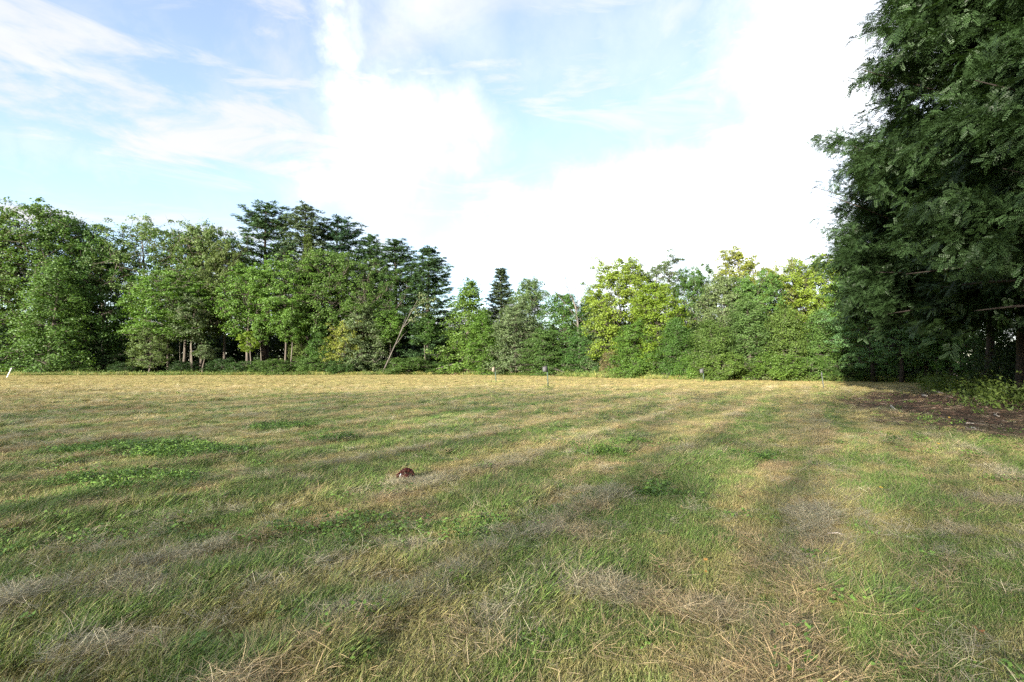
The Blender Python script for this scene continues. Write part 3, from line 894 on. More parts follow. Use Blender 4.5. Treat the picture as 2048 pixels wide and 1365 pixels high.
# ---------------------------------------------------------------- near locust trees (pinnate leaves)
def compound_leaves(c, d, n, length, rng, pairs=6, lw=0.31):
    """leaflets along a rachis that starts at c and runs along d; n is the leaf's upper side"""
    N_ = len(c)
    d = unit(d); n = unit(n - d * (n * d).sum(1, keepdims=True))
    s = np.cross(d, n)
    L = length.reshape(-1, 1)
    out = []
    sag = np.array([0, 0, -1.0])
    def leaflet(b, dirv, ln, wd):
        t = dirv * ln; w = np.cross(dirv, n) * wd
        return np.stack([b, b + t * 0.45 + w, b + t, b + t * 0.45 - w], 1)
    for i in range(pairs):
        u = 0.22 + 0.72 * i / (pairs - 1)
        b = c + d * L * u + sag * L * 0.25 * u * u
        ln = L * 0.235 * (1.0 - 0.25 * abs(u - 0.5))
        for sg in (1, -1):
            dv = unit(s * sg + d * 0.35 + n * rng.normal(0, 0.15, (N_, 1)) + sag * 0.15)
            out.append(leaflet(b, dv, ln, ln * lw))
    b = c + d * L * 0.97 + sag * L * 0.24
    out.append(leaflet(b, unit(d + sag * 0.4), L * 0.2, L * 0.2 * lw))
    return np.concatenate(out).reshape(-1, 3)

def tuft_collection(name, objs):
    c = bpy.data.collections.new(name)
    for i, o in enumerate(objs):
        o.name = "%s_%02d" % (name, i)
        c.objects.link(o)
    return c

def scatter(name, coll, pos, rot, scl, idx, tint):
    me = bpy.data.meshes.new(name)
    me.vertices.add(len(pos))
    me.vertices.foreach_set("co", np.asarray(pos, np.float32).ravel())
    for nm, tp, arr, key in (("rot", "FLOAT_VECTOR", rot, "vector"), ("scl", "FLOAT_VECTOR", scl, "vector")):
        a = me.attributes.new(nm, tp, "POINT"); a.data.foreach_set(key, np.asarray(arr, np.float32).ravel())
    a = me.attributes.new("idx", "INT", "POINT"); a.data.foreach_set("value", np.asarray(idx, np.int32))
    a = me.attributes.new("tint", "FLOAT_COLOR", "POINT")
    cc = np.ones((len(pos), 4), np.float32); cc[:, :3] = tint
    a.data.foreach_set("color", cc.ravel())
    o = link_mesh(name, me)
    ng = bpy.data.node_groups.new(name + "_scatter", "GeometryNodeTree")
    ng.interface.new_socket("Geometry", in_out="INPUT", socket_type="NodeSocketGeometry")
    ng.interface.new_socket("Geometry", in_out="OUTPUT", socket_type="NodeSocketGeometry")
    gi = ng.nodes.new("NodeGroupInput"); go = ng.nodes.new("NodeGroupOutput")
    ci = ng.nodes.new("GeometryNodeCollectionInfo")
    ci.inputs["Collection"].default_value = coll
    ci.inputs["Separate Children"].default_value = True
    ci.inputs["Reset Children"].default_value = True
    ip = ng.nodes.new("GeometryNodeInstanceOnPoints")
    ip.inputs["Pick Instance"].default_value = True
    def named(nm, dt):
        nd = ng.nodes.new("GeometryNodeInputNamedAttribute"); nd.data_type = dt
        nd.inputs["Name"].default_value = nm
        return nd.outputs["Attribute"]
    L = ng.links.new
    L(gi.outputs[0], ip.inputs["Points"]); L(ci.outputs[0], ip.inputs["Instance"])
    L(named("idx", "INT"), ip.inputs["Instance Index"])
    er = ng.nodes.new("FunctionNodeEulerToRotation")
    L(named("rot", "FLOAT_VECTOR"), er.inputs[0]); L(er.outputs[0], ip.inputs["Rotation"])
    L(named("scl", "FLOAT_VECTOR"), ip.inputs["Scale"])
    L(ip.outputs[0], go.inputs[0])
    md = o.modifiers.new("scatter", "NODES"); md.node_group = ng
    tag(o, kind="stuff")
    return o

def euler_from(d, n):
    d = unit(d); n = unit(n - d * (n * d).sum(1, keepdims=True)); t = np.cross(n, d)
    return np.stack([np.arctan2(t[:, 2], n[:, 2]), -np.arcsin(np.clip(d[:, 2], -1, 1)), np.arctan2(d[:, 1], d[:, 0])], 1)

def locust_leaf_collection():
    """leafy branchlets: pinnate leaves set alternately along a short twig"""
    rng = np.random.default_rng(611)
    objs = []
    for i in range(6):
        k = 8
        u = np.linspace(0.08, 1.0, k)
        c = np.stack([u * 0.55, 0.05 * np.sin(u * 4 + i), -0.10 * u * u], 1)
        sd = np.where(np.arange(k) % 2 == 0, 1.0, -1.0)
        d = np.stack([0.55 + 0.3 * u, sd * rng.uniform(0.5, 1.0, k), rng.normal(-0.10, 0.28, k)], 1)
        n = np.stack([rng.normal(0, 0.3, k), rng.normal(0, 0.3, k), np.ones(k)], 1)
        v = compound_leaves(c, d, n, rng.uniform(0.30, 0.46, k), rng, 6)
        q = np.arange(len(v)).reshape(-1, 4)
        me = np_mesh("locust_spray", v, q, None, M_LOCUST, fattr={"rnd": np.clip(0.5 + rng.normal(0, 0.14, len(q)), 0, 1)})
        objs.append(bpy.data.objects.new("locust_spray", me))
    return objs

def put_locust(x, y, seed, h, w, base, limbs, n_leaf, length, tint, label, bias):
    """spreading crown of pinnate sprays hung on the limbs"""
    rng = np.random.default_rng(seed)
    mb, parts, _ = broadleaf(seed, h, w, base, "spread", limbs, 6, 58, 1.25, 8, 0.15, stems=1, thick=0.45, trunk_r=0.26, sub=8, twigs=False)
    lv = parts[0].reshape(-1, 4, 3).mean(1)
    c = lv[rng.integers(0, len(lv), n_leaf)] + rng.normal(0, 0.10, (n_leaf, 3))
    c = c[rng.random(n_leaf) < bias(c)]
    c = c[np.hypot(c[:, 0], c[:, 1]) < 0.53 * w]
    f3 = fbm(c[:, 0] * 0.55 + c[:, 2] * 0.31 + 60, c[:, 2] * 0.62 + c[:, 1] * 0.47 + 60, seed + 9, 2)
    f4 = fbm(c[:, 0] * 0.30 + c[:, 1] * 0.22 + 90, c[:, 2] * 0.34 - c[:, 1] * 0.2 + 90, seed + 31, 2)
    rr_ = np.sqrt((c[:, 0] ** 2 + c[:, 1] ** 2) / (0.5 * w) ** 2 + ((c[:, 2] - 0.58 * h) / (0.44 * h)) ** 2)
    shell_ = sstep(0.55, 0.8, rr_)
    c = c[rng.random(len(c)) < (0.12 + 0.88 * sstep(0.34, 0.50, f3)) * (1 - shell_ * (1 - sstep(0.40, 0.52, f4)))]
    k = rng.random(len(c)) < 0.42
    c[k] = (c[k] - np.array([0, 0, h * 0.5])) * rng.uniform(0.55, 0.9, (k.sum(), 1)) + np.array([0, 0, h * 0.5])
    c = c + rng.normal(0, 0.08, c.shape)
    m = len(c)
    out = unit(c * np.array([1, 1, 0.0]) + 1e-6)
    d = out * 0.7 + rng.normal(0, 0.55, (m, 3)) + np.array([0, 0, -0.18])
    n = np.array([0, 0, 1.0]) + rng.normal(0, 0.35, (m, 3)) + out * 0.25
    e = empty("locust_tree", (x, y, float(height(np.array([x]), np.array([y]))[0]) - 0.05))
    tag(e, label, "tree", "dark locust trees along the right border")
    t = link_mesh("trunk", mb.mesh("locust_trunk", M_BARK, True), e); t.color = (*BARK_DARK, 1)
    S = length * rng.uniform(0.7, 1.25, m)
    cl = fbm(c[:, 0] * 0.6 + 50, c[:, 2] * 0.6 + c[:, 1] * 0.45 + 50, seed, 3)[:, None]
    tt = np.array(tint) * (0.55 + 0.9 * cl) * rng.uniform(0.7, 1.3, (m, 1))
    o = scatter("crown", C_SPRAY, c, euler_from(d, n), np.stack([S, S, S], 1), rng.integers(0, 6, m), tt)
    o.parent = e
    return e
face_cam = lambda x, y: (lambda c: np.clip(0.45 + 0.11 * (-(c[:, 0]) * 0.75 - (c[:, 1]) * 0.65), 0.12, 1.0))
C_SPRAY = tuft_collection("locust_spray", locust_leaf_collection())
put_locust(18.3, 14.6, 61, 18.5, 13.0, 0.18, 90, 170000, 0.60, (0.036, 0.068, 0.023), "nearest dark locust with feathery leaves filling the upper right of the photo", face_cam(0, 0))
put_locust(24.5, 24.5, 62, 14.6, 16.4, 0.32, 84, 190000, 0.64, (0.032, 0.062, 0.020), "middle dark locust spreading its boughs toward the field", face_cam(0, 0))
put_locust(31.2, 33.5, 63, 12.6, 14.5, 0.56, 72, 105000, 0.70, (0.036, 0.068, 0.024), "farthest dark locust whose boughs overlap the yellowing maple", face_cam(0, 0))

# ---------------------------------------------------------------- the wood behind: one mass
def mass(name, spots, seed, leaf, per, col, dens=1.0, low=0.16, trunk=True, pr=(0.8, 1.6), thick=0.5, girth=1.0):
    """spots: x, y, height, width"""
    rng = np.random.default_rng(seed)
    parts = []
    mb = MB()
    for (x, y, h, w) in spots:
        npd = int((60 * (h / 14.0) * (w / 8.0)) * dens) + 10
        s = rng.random(npd)
        a = rng.random(npd) * 6.283
        r = w * 0.5 * np.sin(math.pi * (0.15 + 0.8 * s)) ** 0.7 * np.sqrt(rng.uniform(0.25, 1, npd))
        P = np.stack([x + r * np.cos(a), y + r * np.sin(a), h * (low + (1 - low) * s)], 1)
        R = rng.uniform(pr[0], pr[1], npd)
        O = np.stack([np.cos(a), np.sin(a), np.zeros(npd)], 1)
        parts.append(pads_to_leaves(rng, P, R, O, per, leaf, 0.75, thick))
        if trunk:
            mb.tube([(x, y, -0.1), (x + rng.normal(0, 0.2), y, h * 0.5), (x + rng.normal(0, 0.3), y, h * 0.95)], [(0.012 * h + 0.05) * girth, 0.009 * h * girth, 0.02], 6, cap=False)
    v = np.concatenate(parts)
    nl = len(v) // 4
    tv = np.array([tuple(p) for p in mb.v]).reshape(-1, 3)
    q = np.arange(nl * 4, dtype=np.int32).reshape(-1, 4)
    if len(tv):
        q = np.concatenate([q, np.array(mb.q, np.int32) + len(v)])
        v = np.concatenate([v, tv])
    me = np_mesh(name, v, q, None, M_LEAF, fattr={"rnd": np.concatenate([rng.random(nl), np.zeros(len(q) - nl)])})
    me.materials.append(M_BARK_FIXED)
    mi = np.zeros(len(q), np.int32); mi[nl:] = 1
    me.polygons.foreach_set("material_index", mi)
    o = link_mesh(name, me)
    o.color = (*col, 1)
    tag(o, kind="stuff")
    return o
M_BARK_FIXED = noise_material("wood_bark", (0.035, 0.028, 0.022), (0.085, 0.07, 0.055), 5.0, 0.9, 0.6, (1, 1, 0.18))

rs = random.Random(5)
spots = []
for i in range(46):      # behind the left wood
    px = -420 + i * 29 + rs.uniform(-12, 12)
    Y = rs.uniform(102, 122)
    spots.append((at(px, 700, Y).x, Y, rs.uniform(13, 17) if px < 700 else rs.uniform(9, 12), rs.uniform(6, 9)))
for i in range(16):      # behind the middle
    px = 900 + i * 21 + rs.uniform(-8, 8)
    Y = rs.uniform(98, 112) - (px - 900) * 0.03
    spots.append((at(px, 700, Y).x, Y, rs.uniform(7.5, 10), rs.uniform(5, 8)))
for i in range(26):      # behind the right wood
    px = 1215 + i * 26 + rs.uniform(-10, 10)
    Y = max(56, 84 - (px - 1215) * 0.042) + rs.uniform(-2, 9)
    spots.append((at(px, 700, Y).x, Y, rs.uniform(7.5, 10.5), rs.uniform(6, 8)))
for i in range(34):      # along the right side
    t = i / 33
    y = 52 - 56 * t + rs.uniform(-2, 2)
    x = np.interp(y, [-6, 2, 10, 18, 26, 33, 40, 47, 60], [15, 17, 19.5, 22.5, 27.5, 33, 39, 43, 47]) + (rs.uniform(3.5, 14) if y < 35 else rs.uniform(11, 22))
    spots.append((x, y, rs.uniform(9, 14), rs.uniform(6, 9)))
mass("woods", spots, 71, 0.50, 15, (0.045, 0.080, 0.026), 1.2, 0.36)
spots = []
for i in range(70):      # understorey that closes the view between the trunks
    px = -420 + i * 19 + rs.uniform(-9, 9)
    Y = rs.uniform(110, 124)
    spots.append((at(px, 700, Y).x, Y, rs.uniform(7, 11), rs.uniform(5, 7)))
for i in range(46):
    px = 900 + i * 22 + rs.uniform(-9, 9)
    Y = np.interp(px, [900, 1000, 1200, 1400, 1700, 1950], [99, 96, 82, 71, 62, 56]) + rs.uniform(0, 5)
    spots.append((at(px, 700, Y).x, Y, rs.uniform(3.5, 6), rs.uniform(4, 5.5)))
for i in range(24):
    y = 54 - 58 * i / 23
    x = np.interp(y, [-6, 2, 10, 18, 26, 33, 40, 47, 60], [15, 17, 19.5, 22.5, 27.5, 33, 39, 43, 47]) + (rs.uniform(3.0, 8) if y < 34 else rs.uniform(12, 18))
    spots.append((x, y, rs.uniform(4, 7), rs.uniform(4, 5.5)))
mass("woods", spots, 73, 0.52, 18, (0.036, 0.064, 0.022), 4.2, 0.0, False)

# the tall trees at the photographer's back, whose shade lies over the near field
spots = []
for i in range(30):
    x = -150 + i * 5.6
    y = -52 + 0.10 * (x + 20) + rs.uniform(-2, 2)
    spots.append((x, y, rs.uniform(26.5, 28.5), 18))
    spots.append((x + 2.8, y - 9, rs.uniform(28, 30), 18))
mass("woods", spots, 72, 0.40, BACK_PER, (0.045, 0.080, 0.026), 1.0, 0.04, True, (2.4, 3.8), 1.0, 0.4)
spots = [(x, y, h, 11.5) for (x, y, h) in [(10, -30, 26), (19, -27, 26), (25, -19, 25), (16, -20, 26), (8, -21, 26), (20, -10, 24), (26, -5, 20), (12, -13, 25)]]
mass("woods", spots, 74, 0.95, 16, (0.045, 0.080, 0.026), 1.3, 0.04)

# ---------------------------------------------------------------- undergrowth along the wood's edge
def undergrowth():
    rng = np.random.default_rng(81)
    pts = []
    E = EDGE[1:17]
    for i in range(len(E) - 1):
        a, b = E[i], E[i + 1]
        L = np.hypot(*(b - a))
        k = int(L * 18)
        t = rng.random(k)
        p = a + (b - a) * t[:, None]
        nrm = np.array([-(b - a)[1], (b - a)[0]]) / L          # away from the field
        depth = -2.6 * sstep(6, -6, p[:, 0]) + np.abs(rng.normal(0, 1.0, k)) * 1.6 - 2.3 - 2.0 * np.clip(fbm(p[:, 0] * 0.25, p[:, 1] * 0.25, 95, 3) - 0.42, 0, 1) * 2
        pts.append(np.concatenate([p + nrm * depth[:, None], depth[:, None]], 1))
    p = np.concatenate(pts)
    hh = (1.0 + 0.5 * sstep(0, 12, p[:, 0])) * (0.34 + 0.60 * np.clip(p[:, 2], 0, 2)) * rng.uniform(0.6, 1.6, len(p)) * (0.35 + 1.5 * fbm(p[:, 0] * 0.3, p[:, 1] * 0.3, 91, 2))
    P = np.stack([p[:, 0], p[:, 1], hh * 0.6], 1)
    O = np.tile(np.array([[0, -0.8, 0.2]]), (len(P), 1))
    v = pads_to_leaves(rng, P, 0.25 + hh * 0.55, O, 12, 0.16, 0.5, 0.9, 0.4, 0.6, 0.9)
    o = link_mesh("undergrowth", leaves_mesh("undergrowth", [v], M_LEAF, rng))
    o.color = (0.105, 0.155, 0.036, 1)
    tag(o, kind="stuff")
undergrowth()

# ---------------------------------------------------------------- dead trees, leaning trunk, logs, brush
def limb_path(p0, p1, n=6, wob=0.12, seed=0):
    r = random.Random(seed)
    p0, p1 = Vector(p0), Vector(p1)
    return [p0.lerp(p1, i / n) + (Vector((r.gauss(0, wob), r.gauss(0, wob), r.gauss(0, wob * 0.5))) if 0 < i < n else Vector()) for i in range(n + 1)]

# leaning pale trunk
Yb = 87.5
e = empty("leaning_tree", at(763, 745, Yb))
e.location.z = 0
tag(e, "pale trunk leaning to the right across the dark wood edge", "tree")
b0 = Vector((0, 0, -0.1)); b1 = at(806, 655, Yb) - e.location; b2 = at(832, 606, Yb) - e.location; b3 = at(846, 585, Yb) - e.location
mb = MB()
mb.tube([b0, b0.lerp(b1, 0.35) + Vector((0.05, 0, 0.1)), b0.lerp(b1, 0.7), b1, b1.lerp(b2, 0.5), b2, b3], [0.13, 0.105, 0.085, 0.07, 0.05, 0.03, 0.012], 8)
t = link_mesh("trunk", mb.mesh("leaning_trunk", M_DEADWOOD, True), e)
for k, (q0, q1, rr) in enumerate([((799, 668), (812, 628), 0.08), ((790, 690), (816, 664), 0.07), ((812, 645), (822, 612), 0.06), ((806, 655), (838, 628), 0.06), ((826, 618), (850, 600), 0.05)]):
    mb = MB()
    p0 = at(*q0, Yb) - e.location; p1 = at(*q1, Yb) - e.location + Vector((0, (-1) ** k * 0.8, 0))
    mb.tube(limb_path(p0, p1, 4, 0.06, k), [rr, rr * 0.8, rr * 0.6, rr * 0.4, 0.01], 5)
    link_mesh("branch", mb.mesh("leaning_branch", M_DEADWOOD, True), e)
rng_l = np.random.default_rng(7)
Pp = np.array([tuple(at(px, py, Yb + dy) - e.location) for px, py, dy in [(846, 590, 0), (838, 605, 0.6), (852, 602, -0.5), (832, 622, 0.4), (858, 615, 0.3), (842, 630, -0.6), (866, 600, 0.2), (826, 640, 0.3)]])
lv = pads_to_leaves(rng_l, Pp, np.full(len(Pp), 1.1), np.tile([[0, -0.7, 0.3]], (len(Pp), 1)), 60, 0.24, 0.7)
c = link_mesh("crown", leaves_mesh("leaning_crown", [lv], M_LEAF, rng_l), e)
c.color = (0.13, 0.16, 0.07, 1)

# dead white tree with forked bare limbs
Ys = 78.5
e = empty("dead_tree", at(1158, 745, Ys)); e.location.z = 0
tag(e, "dead white tree with bare forked limbs above green bushes", "dead tree")
def rel(px, py, dy=0.0):
    return at(px, py, Ys + dy) - e.location
mb = MB()
mb.tube([Vector((0, 0, -0.1)), rel(1160, 700), rel(1156, 650), rel(1152, 618), rel(1146, 600)], [0.26, 0.22, 0.18, 0.14, 0.11], 7)
link_mesh("trunk", mb.mesh("snag_trunk", M_DEADWOOD, True), e)
FORKS = [([(1146, 600), (1140, 590), (1134, 572), (1131, 556), (1133, 546)], 0.09, 0.3), ([(1152, 618), (1156, 600), (1152, 580), (1158, 560), (1164, 548)], 0.07, -0.4),
         ([(1156, 645), (1146, 628), (1128, 605), (1112, 585), (1102, 570)], 0.08, -0.6), ([(1157, 655), (1140, 640), (1126, 622)], 0.10, 0.8),
         ([(1153, 622), (1162, 606), (1172, 588), (1180, 566)], 0.05, 0.5), ([(1134, 575), (1124, 562), (1118, 548)], 0.035, 0.2), ([(1112, 586), (1100, 576), (1088, 566), (1084, 552)], 0.035, -0.5),
         ([(1158, 640), (1172, 628), (1182, 622)], 0.06, -0.4), ([(1131, 558), (1126, 546), (1128, 534)], 0.025, 0.1), ([(1152, 580), (1146, 566), (1148, 550)], 0.03, -0.3)]
for path, rr, dy in FORKS:
    mb = MB()
    k = len(path)
    mb.tube([rel(px, py, dy * i / (k - 1)) for i, (px, py) in enumerate(path)], [max(0.012, rr * (1 - 0.85 * i / (k - 1))) for i in range(k)], 5)
    link_mesh("branch", mb.mesh("snag_branch", M_DEADWOOD, True), e)

# broken reddish trunk in the right wood
e = empty("dead_tree", at(1592, 745, 64)); e.location.z = 0
tag(e, "broken bare reddish trunk rising between the yellow right wood maples", "dead tree")
mb = MB()
Ys = 64
mb.tube([Vector((0, 0, -0.1)), rel(1594, 680), rel(1592, 600), rel(1588, 565), rel(1586, 550)], [0.24, 0.2, 0.17, 0.15, 0.07], 7)
t = link_mesh("trunk", mb.mesh("stub_trunk", M_BARK, True), e); t.color = (0.36, 0.24, 0.18, 1)
for path in ([(1592, 600), (1602, 588), (1606, 572)], [(1594, 640), (1606, 625), (1616, 622)]):
    mb = MB(); mb.tube([rel(*q, 0.2 * i) for i, q in enumerate(path)], [0.08, 0.05, 0.02], 5)
    o = link_mesh("branch", mb.mesh("stub_branch", M_BARK, True), e); o.color = (0.36, 0.30, 0.26, 1)

# fallen pale log
e = empty("fallen_log", at(875, 740, 88.5)); e.location.z = 0
tag(e, "pale fallen log propped up at the wood edge left of the brush pile", "log")
mb = MB()
Ys = 88.5
mb.tube([rel(872, 738), rel(885, 735), rel(898, 731), rel(908, 728)], [0.10, 0.12, 0.11, 0.09], 7)
link_mesh("stem", mb.mesh("log_stem", M_DEADWOOD, True), e)
mb = MB(); mb.tube([rel(876, 737), rel(880, 741), rel(882, 744)], [0.06, 0.05, 0.02], 5)
link_mesh("branch", mb.mesh("log_branch", M_DEADWOOD, True), e)

def brush_pile(px, Y, wpx, h, seed, label, mat, n=60):
    r = random.Random(seed)
    e = empty("brush_pile", at(px, 745, Y)); e.location.z = 0
    tag(e, label, "brush pile")
    w = wpx * Y / F
    mb = MB()
    for i in range(n):
        c = Vector((r.uniform(-w / 2, w / 2), r.gauss(0, 0.5), 0))
        hh = h * (1 - (2 * c.x / w) ** 2) * r.uniform(0.2, 1.0)
        a = r.uniform(0, 6.28); el = r.uniform(-0.5, 0.6); L = r.uniform(0.5, 1.5)
        dv = Vector((math.cos(a) * math.cos(el), math.sin(a) * math.cos(el), math.sin(el))) * L
        p0 = c + Vector((0, 0, max(0.05, hh))) - dv * 0.5; p1 = p0 + dv
        p0.z = max(p0.z, 0.03); p1.z = max(p1.z, 0.03)
        mb.tube(limb_path(p0, p1, 3, 0.06, i + seed), [0.035, 0.03, 0.02, 0.008], 4, cap=False)
    o = link_mesh("twigs", mb.mesh("brush_twigs", mat), e)
    o["kind"] = "stuff"
    return e
brush_pile(955, 87.0, 105, 1.1, 3, "reddish brown brush pile at the wood edge behind the wooden bird box", M_BRUSH, 170)
brush_pile(1010, 85.0, 60, 0.9, 4, "dark low brush pile right of the wooden bird box", M_BRUSH, 70)
e = brush_pile(1122, 76.5, 46, 0.5, 5, "pile of pale fallen limbs right of the grey bird box", M_BRUSH, 40)
for (q0, q1) in [((1096, 735), (1120, 742)), ((1108, 745), (1140, 747)), ((1112, 739), (1134, 746))]:
    mb = MB(); Ys = 76.5
    mb.tube(limb_path(rel(*q0), rel(*q1), 4, 0.06, q0[0]), [0.09, 0.08, 0.07, 0.05, 0.02], 6)
    link_mesh("branch", mb.mesh("fallen_branch", M_DEADWOOD, True), e)

# ---------------------------------------------------------------- bird boxes on stakes, posts
M_GREYWOOD = noise_material("weathered_box_wood", (0.060, 0.060, 0.062), (0.115, 0.115, 0.118), 14.0, 0.85, 0.4, (1, 1, 0.3))
M_TANWOOD = noise_material("tan_box_wood", (0.17, 0.14, 0.10), (0.27, 0.23, 0.18), 14.0, 0.85, 0.4, (1, 1, 0.3))
M_STAKE = noise_material("green_stake_paint", (0.035, 0.060, 0.045), (0.07, 0.10, 0.075), 30.0, 0.6, 0.2)
M_GALV = noise_material("grey_stake_metal", (0.06, 0.07, 0.065), (0.10, 0.11, 0.105), 30.0, 0.5, 0.2)
M_HOLE = noise_material("dark_hole", (0.01, 0.01, 0.01), (0.015, 0.013, 0.012), 5.0, 0.9, 0.0)
M_WHITE = noise_material("white_post_paint", (0.70, 0.69, 0.66), (0.82, 0.81, 0.79), 12.0, 0.6, 0.2)

def bird_box(px, py_base, h, boxw, boxh, side, label, boxmat, stake, lean=0.0, rz=0.0):
    x, y = on_ground(px, py_base)
    e = empty("bird_box", (x, y, float(height(np.array([x]), np.array([y]))[0])), rz)
    tag(e, label, "bird box", "bird boxes on stakes in the field")
    L = Vector((lean, 0, 0))
    mb = MB()          # T-section stake
    for (a0, a1, b0, b1) in ((-0.040, 0.040, -0.005, 0.005), (-0.006, 0.006, 0.005, 0.050)):
        mb.hexa([(a0, b0, -0.3), (a1, b0, -0.3), (a1, b1, -0.3), (a0, b1, -0.3), (a0 + lean, b0, h), (a1 + lean, b0, h), (a1 + lean, b1, h), (a0 + lean, b1, h)])
    link_mesh("stake", mb.mesh("stake", stake), e)
    cx = lean + side * (boxw * 0.5 + 0.03)
    z1 = h + 0.02; z0 = z1 - boxh
    d = boxw * 0.5
    mb = MB()
    # front slopes: higher toward the stake
    hi, lo = z1, z1 - 0.07
    xs = (cx + boxw * 0.5, cx - boxw * 0.5) if side < 0 else (cx - boxw * 0.5, cx + boxw * 0.5)
    x0, x1 = min(xs), max(xs)
    zl, zr = (lo, hi) if side < 0 else (hi, lo)
    mb.hexa([(x0, -d, z0), (x1, -d, z0), (x1, d, z0), (x0, d, z0), (x0, -d, zl), (x1, -d, zr), (x1, d, zr), (x0, d, zl)])
    body = link_mesh("box", mb.mesh("box_body", boxmat), e)
    mb = MB()
    o = 0.035
    dz = (zr - zl) / (x1 - x0)
    mb.hexa([(x0 - o, -d - o, zl - o * dz + .002), (x1 + 0.01, -d - o, zr + 0.01 * dz + .002), (x1 + 0.01, d + o, zr + 0.01 * dz + .002), (x0 - o, d + o, zl - o * dz + .002),
             (x0 - o, -d - o, zl - o * dz + 0.022), (x1 + 0.01, -d - o, zr + 0.01 * dz + 0.022), (x1 + 0.01, d + o, zr + 0.01 * dz + 0.022), (x0 - o, d + o, zl - o * dz + 0.022)])
    link_mesh("roof", mb.mesh("box_roof", boxmat), e)
    mb = MB()
    hx = x0 - 0.002 if side < 0 else x1 + 0.002
    mb.tube([(hx - 0.002 * (1 if side > 0 else -1), 0, z1 - 0.13), (hx, 0, z1 - 0.13)], [0.022, 0.022], 12)
    link_mesh("entrance_hole", mb.mesh("entrance_hole", M_HOLE), body)
    mb = MB()
    mb.box(x0 + 0.02, x1 - 0.02, -d - 0.006, -d - 0.0005, z0 + 0.012, min(zl, zr) - 0.012)
    link_mesh("side_panel", mb.mesh("side_panel", boxmat), body)
    return e
bird_box(1097, 778, 1.52, 0.26, 0.38, -1, "grey wooden bird box on a dark green stake, nearest of the bird boxes", M_GREYWOOD, M_STAKE, -0.10)
bird_box(993, 766, 1.42, 0.21, 0.42, -1, "tan wooden bird box on a green stake with weeds at its foot", M_TANWOOD, M_STAKE, -0.16)
bird_box(1408, 764, 1.24, 0.28, 0.42, -1, "small grey bird box against the vine covered right wood", M_GREYWOOD, M_STAKE, -0.06)

x, y = on_ground(1648, 777)
e = empty("marker_stake", (x, y, 0.0))
tag(e, "thin grey metal stake with pale top standing by weeds on the right", "stake")
mb = MB(); mb.tube([(0, 0, -0.2), (-0.13, 0, 1.0)], [0.030, 0.028], 6); link_mesh("rod", mb.mesh("stake_rod", M_GALV), e)
mb = MB(); mb.box(-0.165, -0.105, -0.03, 0.03, 0.86, 1.10); link_mesh("sleeve", mb.mesh("stake_sleeve", M_GREYWOOD), e)

x, y = on_ground(13.5, 756)
e = empty("marker_post", (x, y, 0.0))
tag(e, "white post leaning to the right at the left border of the field", "post")
Ys = y
mb = MB()
top = at(23, 737, y) - Vector((x, y, 0))
mb.tube([Vector((-0.1, 0, -0.2)), Vector((0, 0, 0)), top], [0.055, 0.055, 0.052], 10)
link_mesh("shaft", mb.mesh("post_shaft", M_WHITE), e)
mb = MB()
ax = top.normalized()
mb.tube([top + ax * 0.001, top + ax * 0.05], [0.060, 0.056], 10)
link_mesh("cap", mb.mesh("post_cap", M_WHITE), e)

# ---------------------------------------------------------------- crumpled leather glove
def leather():
    return noise_material("brown_leather", (0.026, 0.008, 0.007), (0.105, 0.027, 0.018), 24.0, 0.8, 0.6)
M_LEATHER = leather()
M_LACE = noise_material("glove_lining", (0.02, 0.010, 0.007), (0.07, 0.032, 0.018), 30.0, 0.7, 0.3)
x, y = on_ground(812, 966)
gz0 = float(height(np.array([x]), np.array([y]))[0]) + 0.048
e = empty("glove", (x, y, gz0))
tag(e, "crumpled reddish brown leather glove with white tag lying on mown grass", "glove")
def shell(name, mat, arc, nseg, rad, thick, lift, seedv):
    """one padded leather flap: overlapping padded fingers along an arc"""
    mbx = MB()
    k = len(arc)
    pts = []
    for i in range(nseg + 1):
        u = i / nseg * (k - 1); j = min(int(u), k - 2)
        pts.append(Vector(arc[j]).lerp(Vector(arc[j + 1]), u - j))
    mbx.tube(pts, [rad * (0.55 + 0.45 * math.sin(math.pi * (0.12 + 0.8 * i / nseg))) for i in range(nseg + 1)], 10)
    return link_mesh(name, mbx.mesh(name, mat, True), e)
shell("palm", M_LEATHER, [(-0.11, 0.03, 0.012), (-0.095, 0.045, 0.05), (-0.05, 0.06, 0.085), (0.0, 0.065, 0.098), (0.05, 0.06, 0.088), (0.085, 0.04, 0.05), (0.105, 0.02, 0.0)], 18, 0.030, 0, 0, 1)
for (x0, x1, yy, zz, rr) in [(-0.055, -0.03, 0.045, 0.07, 0.026), (-0.02, 0.0, 0.05, 0.085, 0.028), (0.02, 0.035, 0.05, 0.08, 0.026), (0.055, 0.075, 0.04, 0.055, 0.022)]:
    shell("finger", M_LEATHER, [(x0, yy + 0.03, zz + 0.012), ((x0 + x1) / 2, yy, zz + 0.022), (x1, yy - 0.03, zz)], 8, rr, 0, 0, 2)
shell("thumb", M_LEATHER, [(-0.115, 0.0, 0.012), (-0.11, -0.01, 0.035), (-0.095, 0.01, 0.055)], 8, 0.030, 0, 0, 3)
shell("flap", M_LEATHER, [(-0.055, -0.05, 0.03), (-0.02, -0.065, 0.038), (0.02, -0.07, 0.042), (0.055, -0.06, 0.04), (0.08, -0.04, 0.02)], 14, 0.030, 0, 0, 4)
shell("lining", M_LACE, [(-0.085, 0.01, 0.022), (-0.04, 0.02, 0.040), (0.02, 0.022, 0.042), (0.07, 0.015, 0.018)], 12, 0.034, 0, 0, 5)
mb = MB()
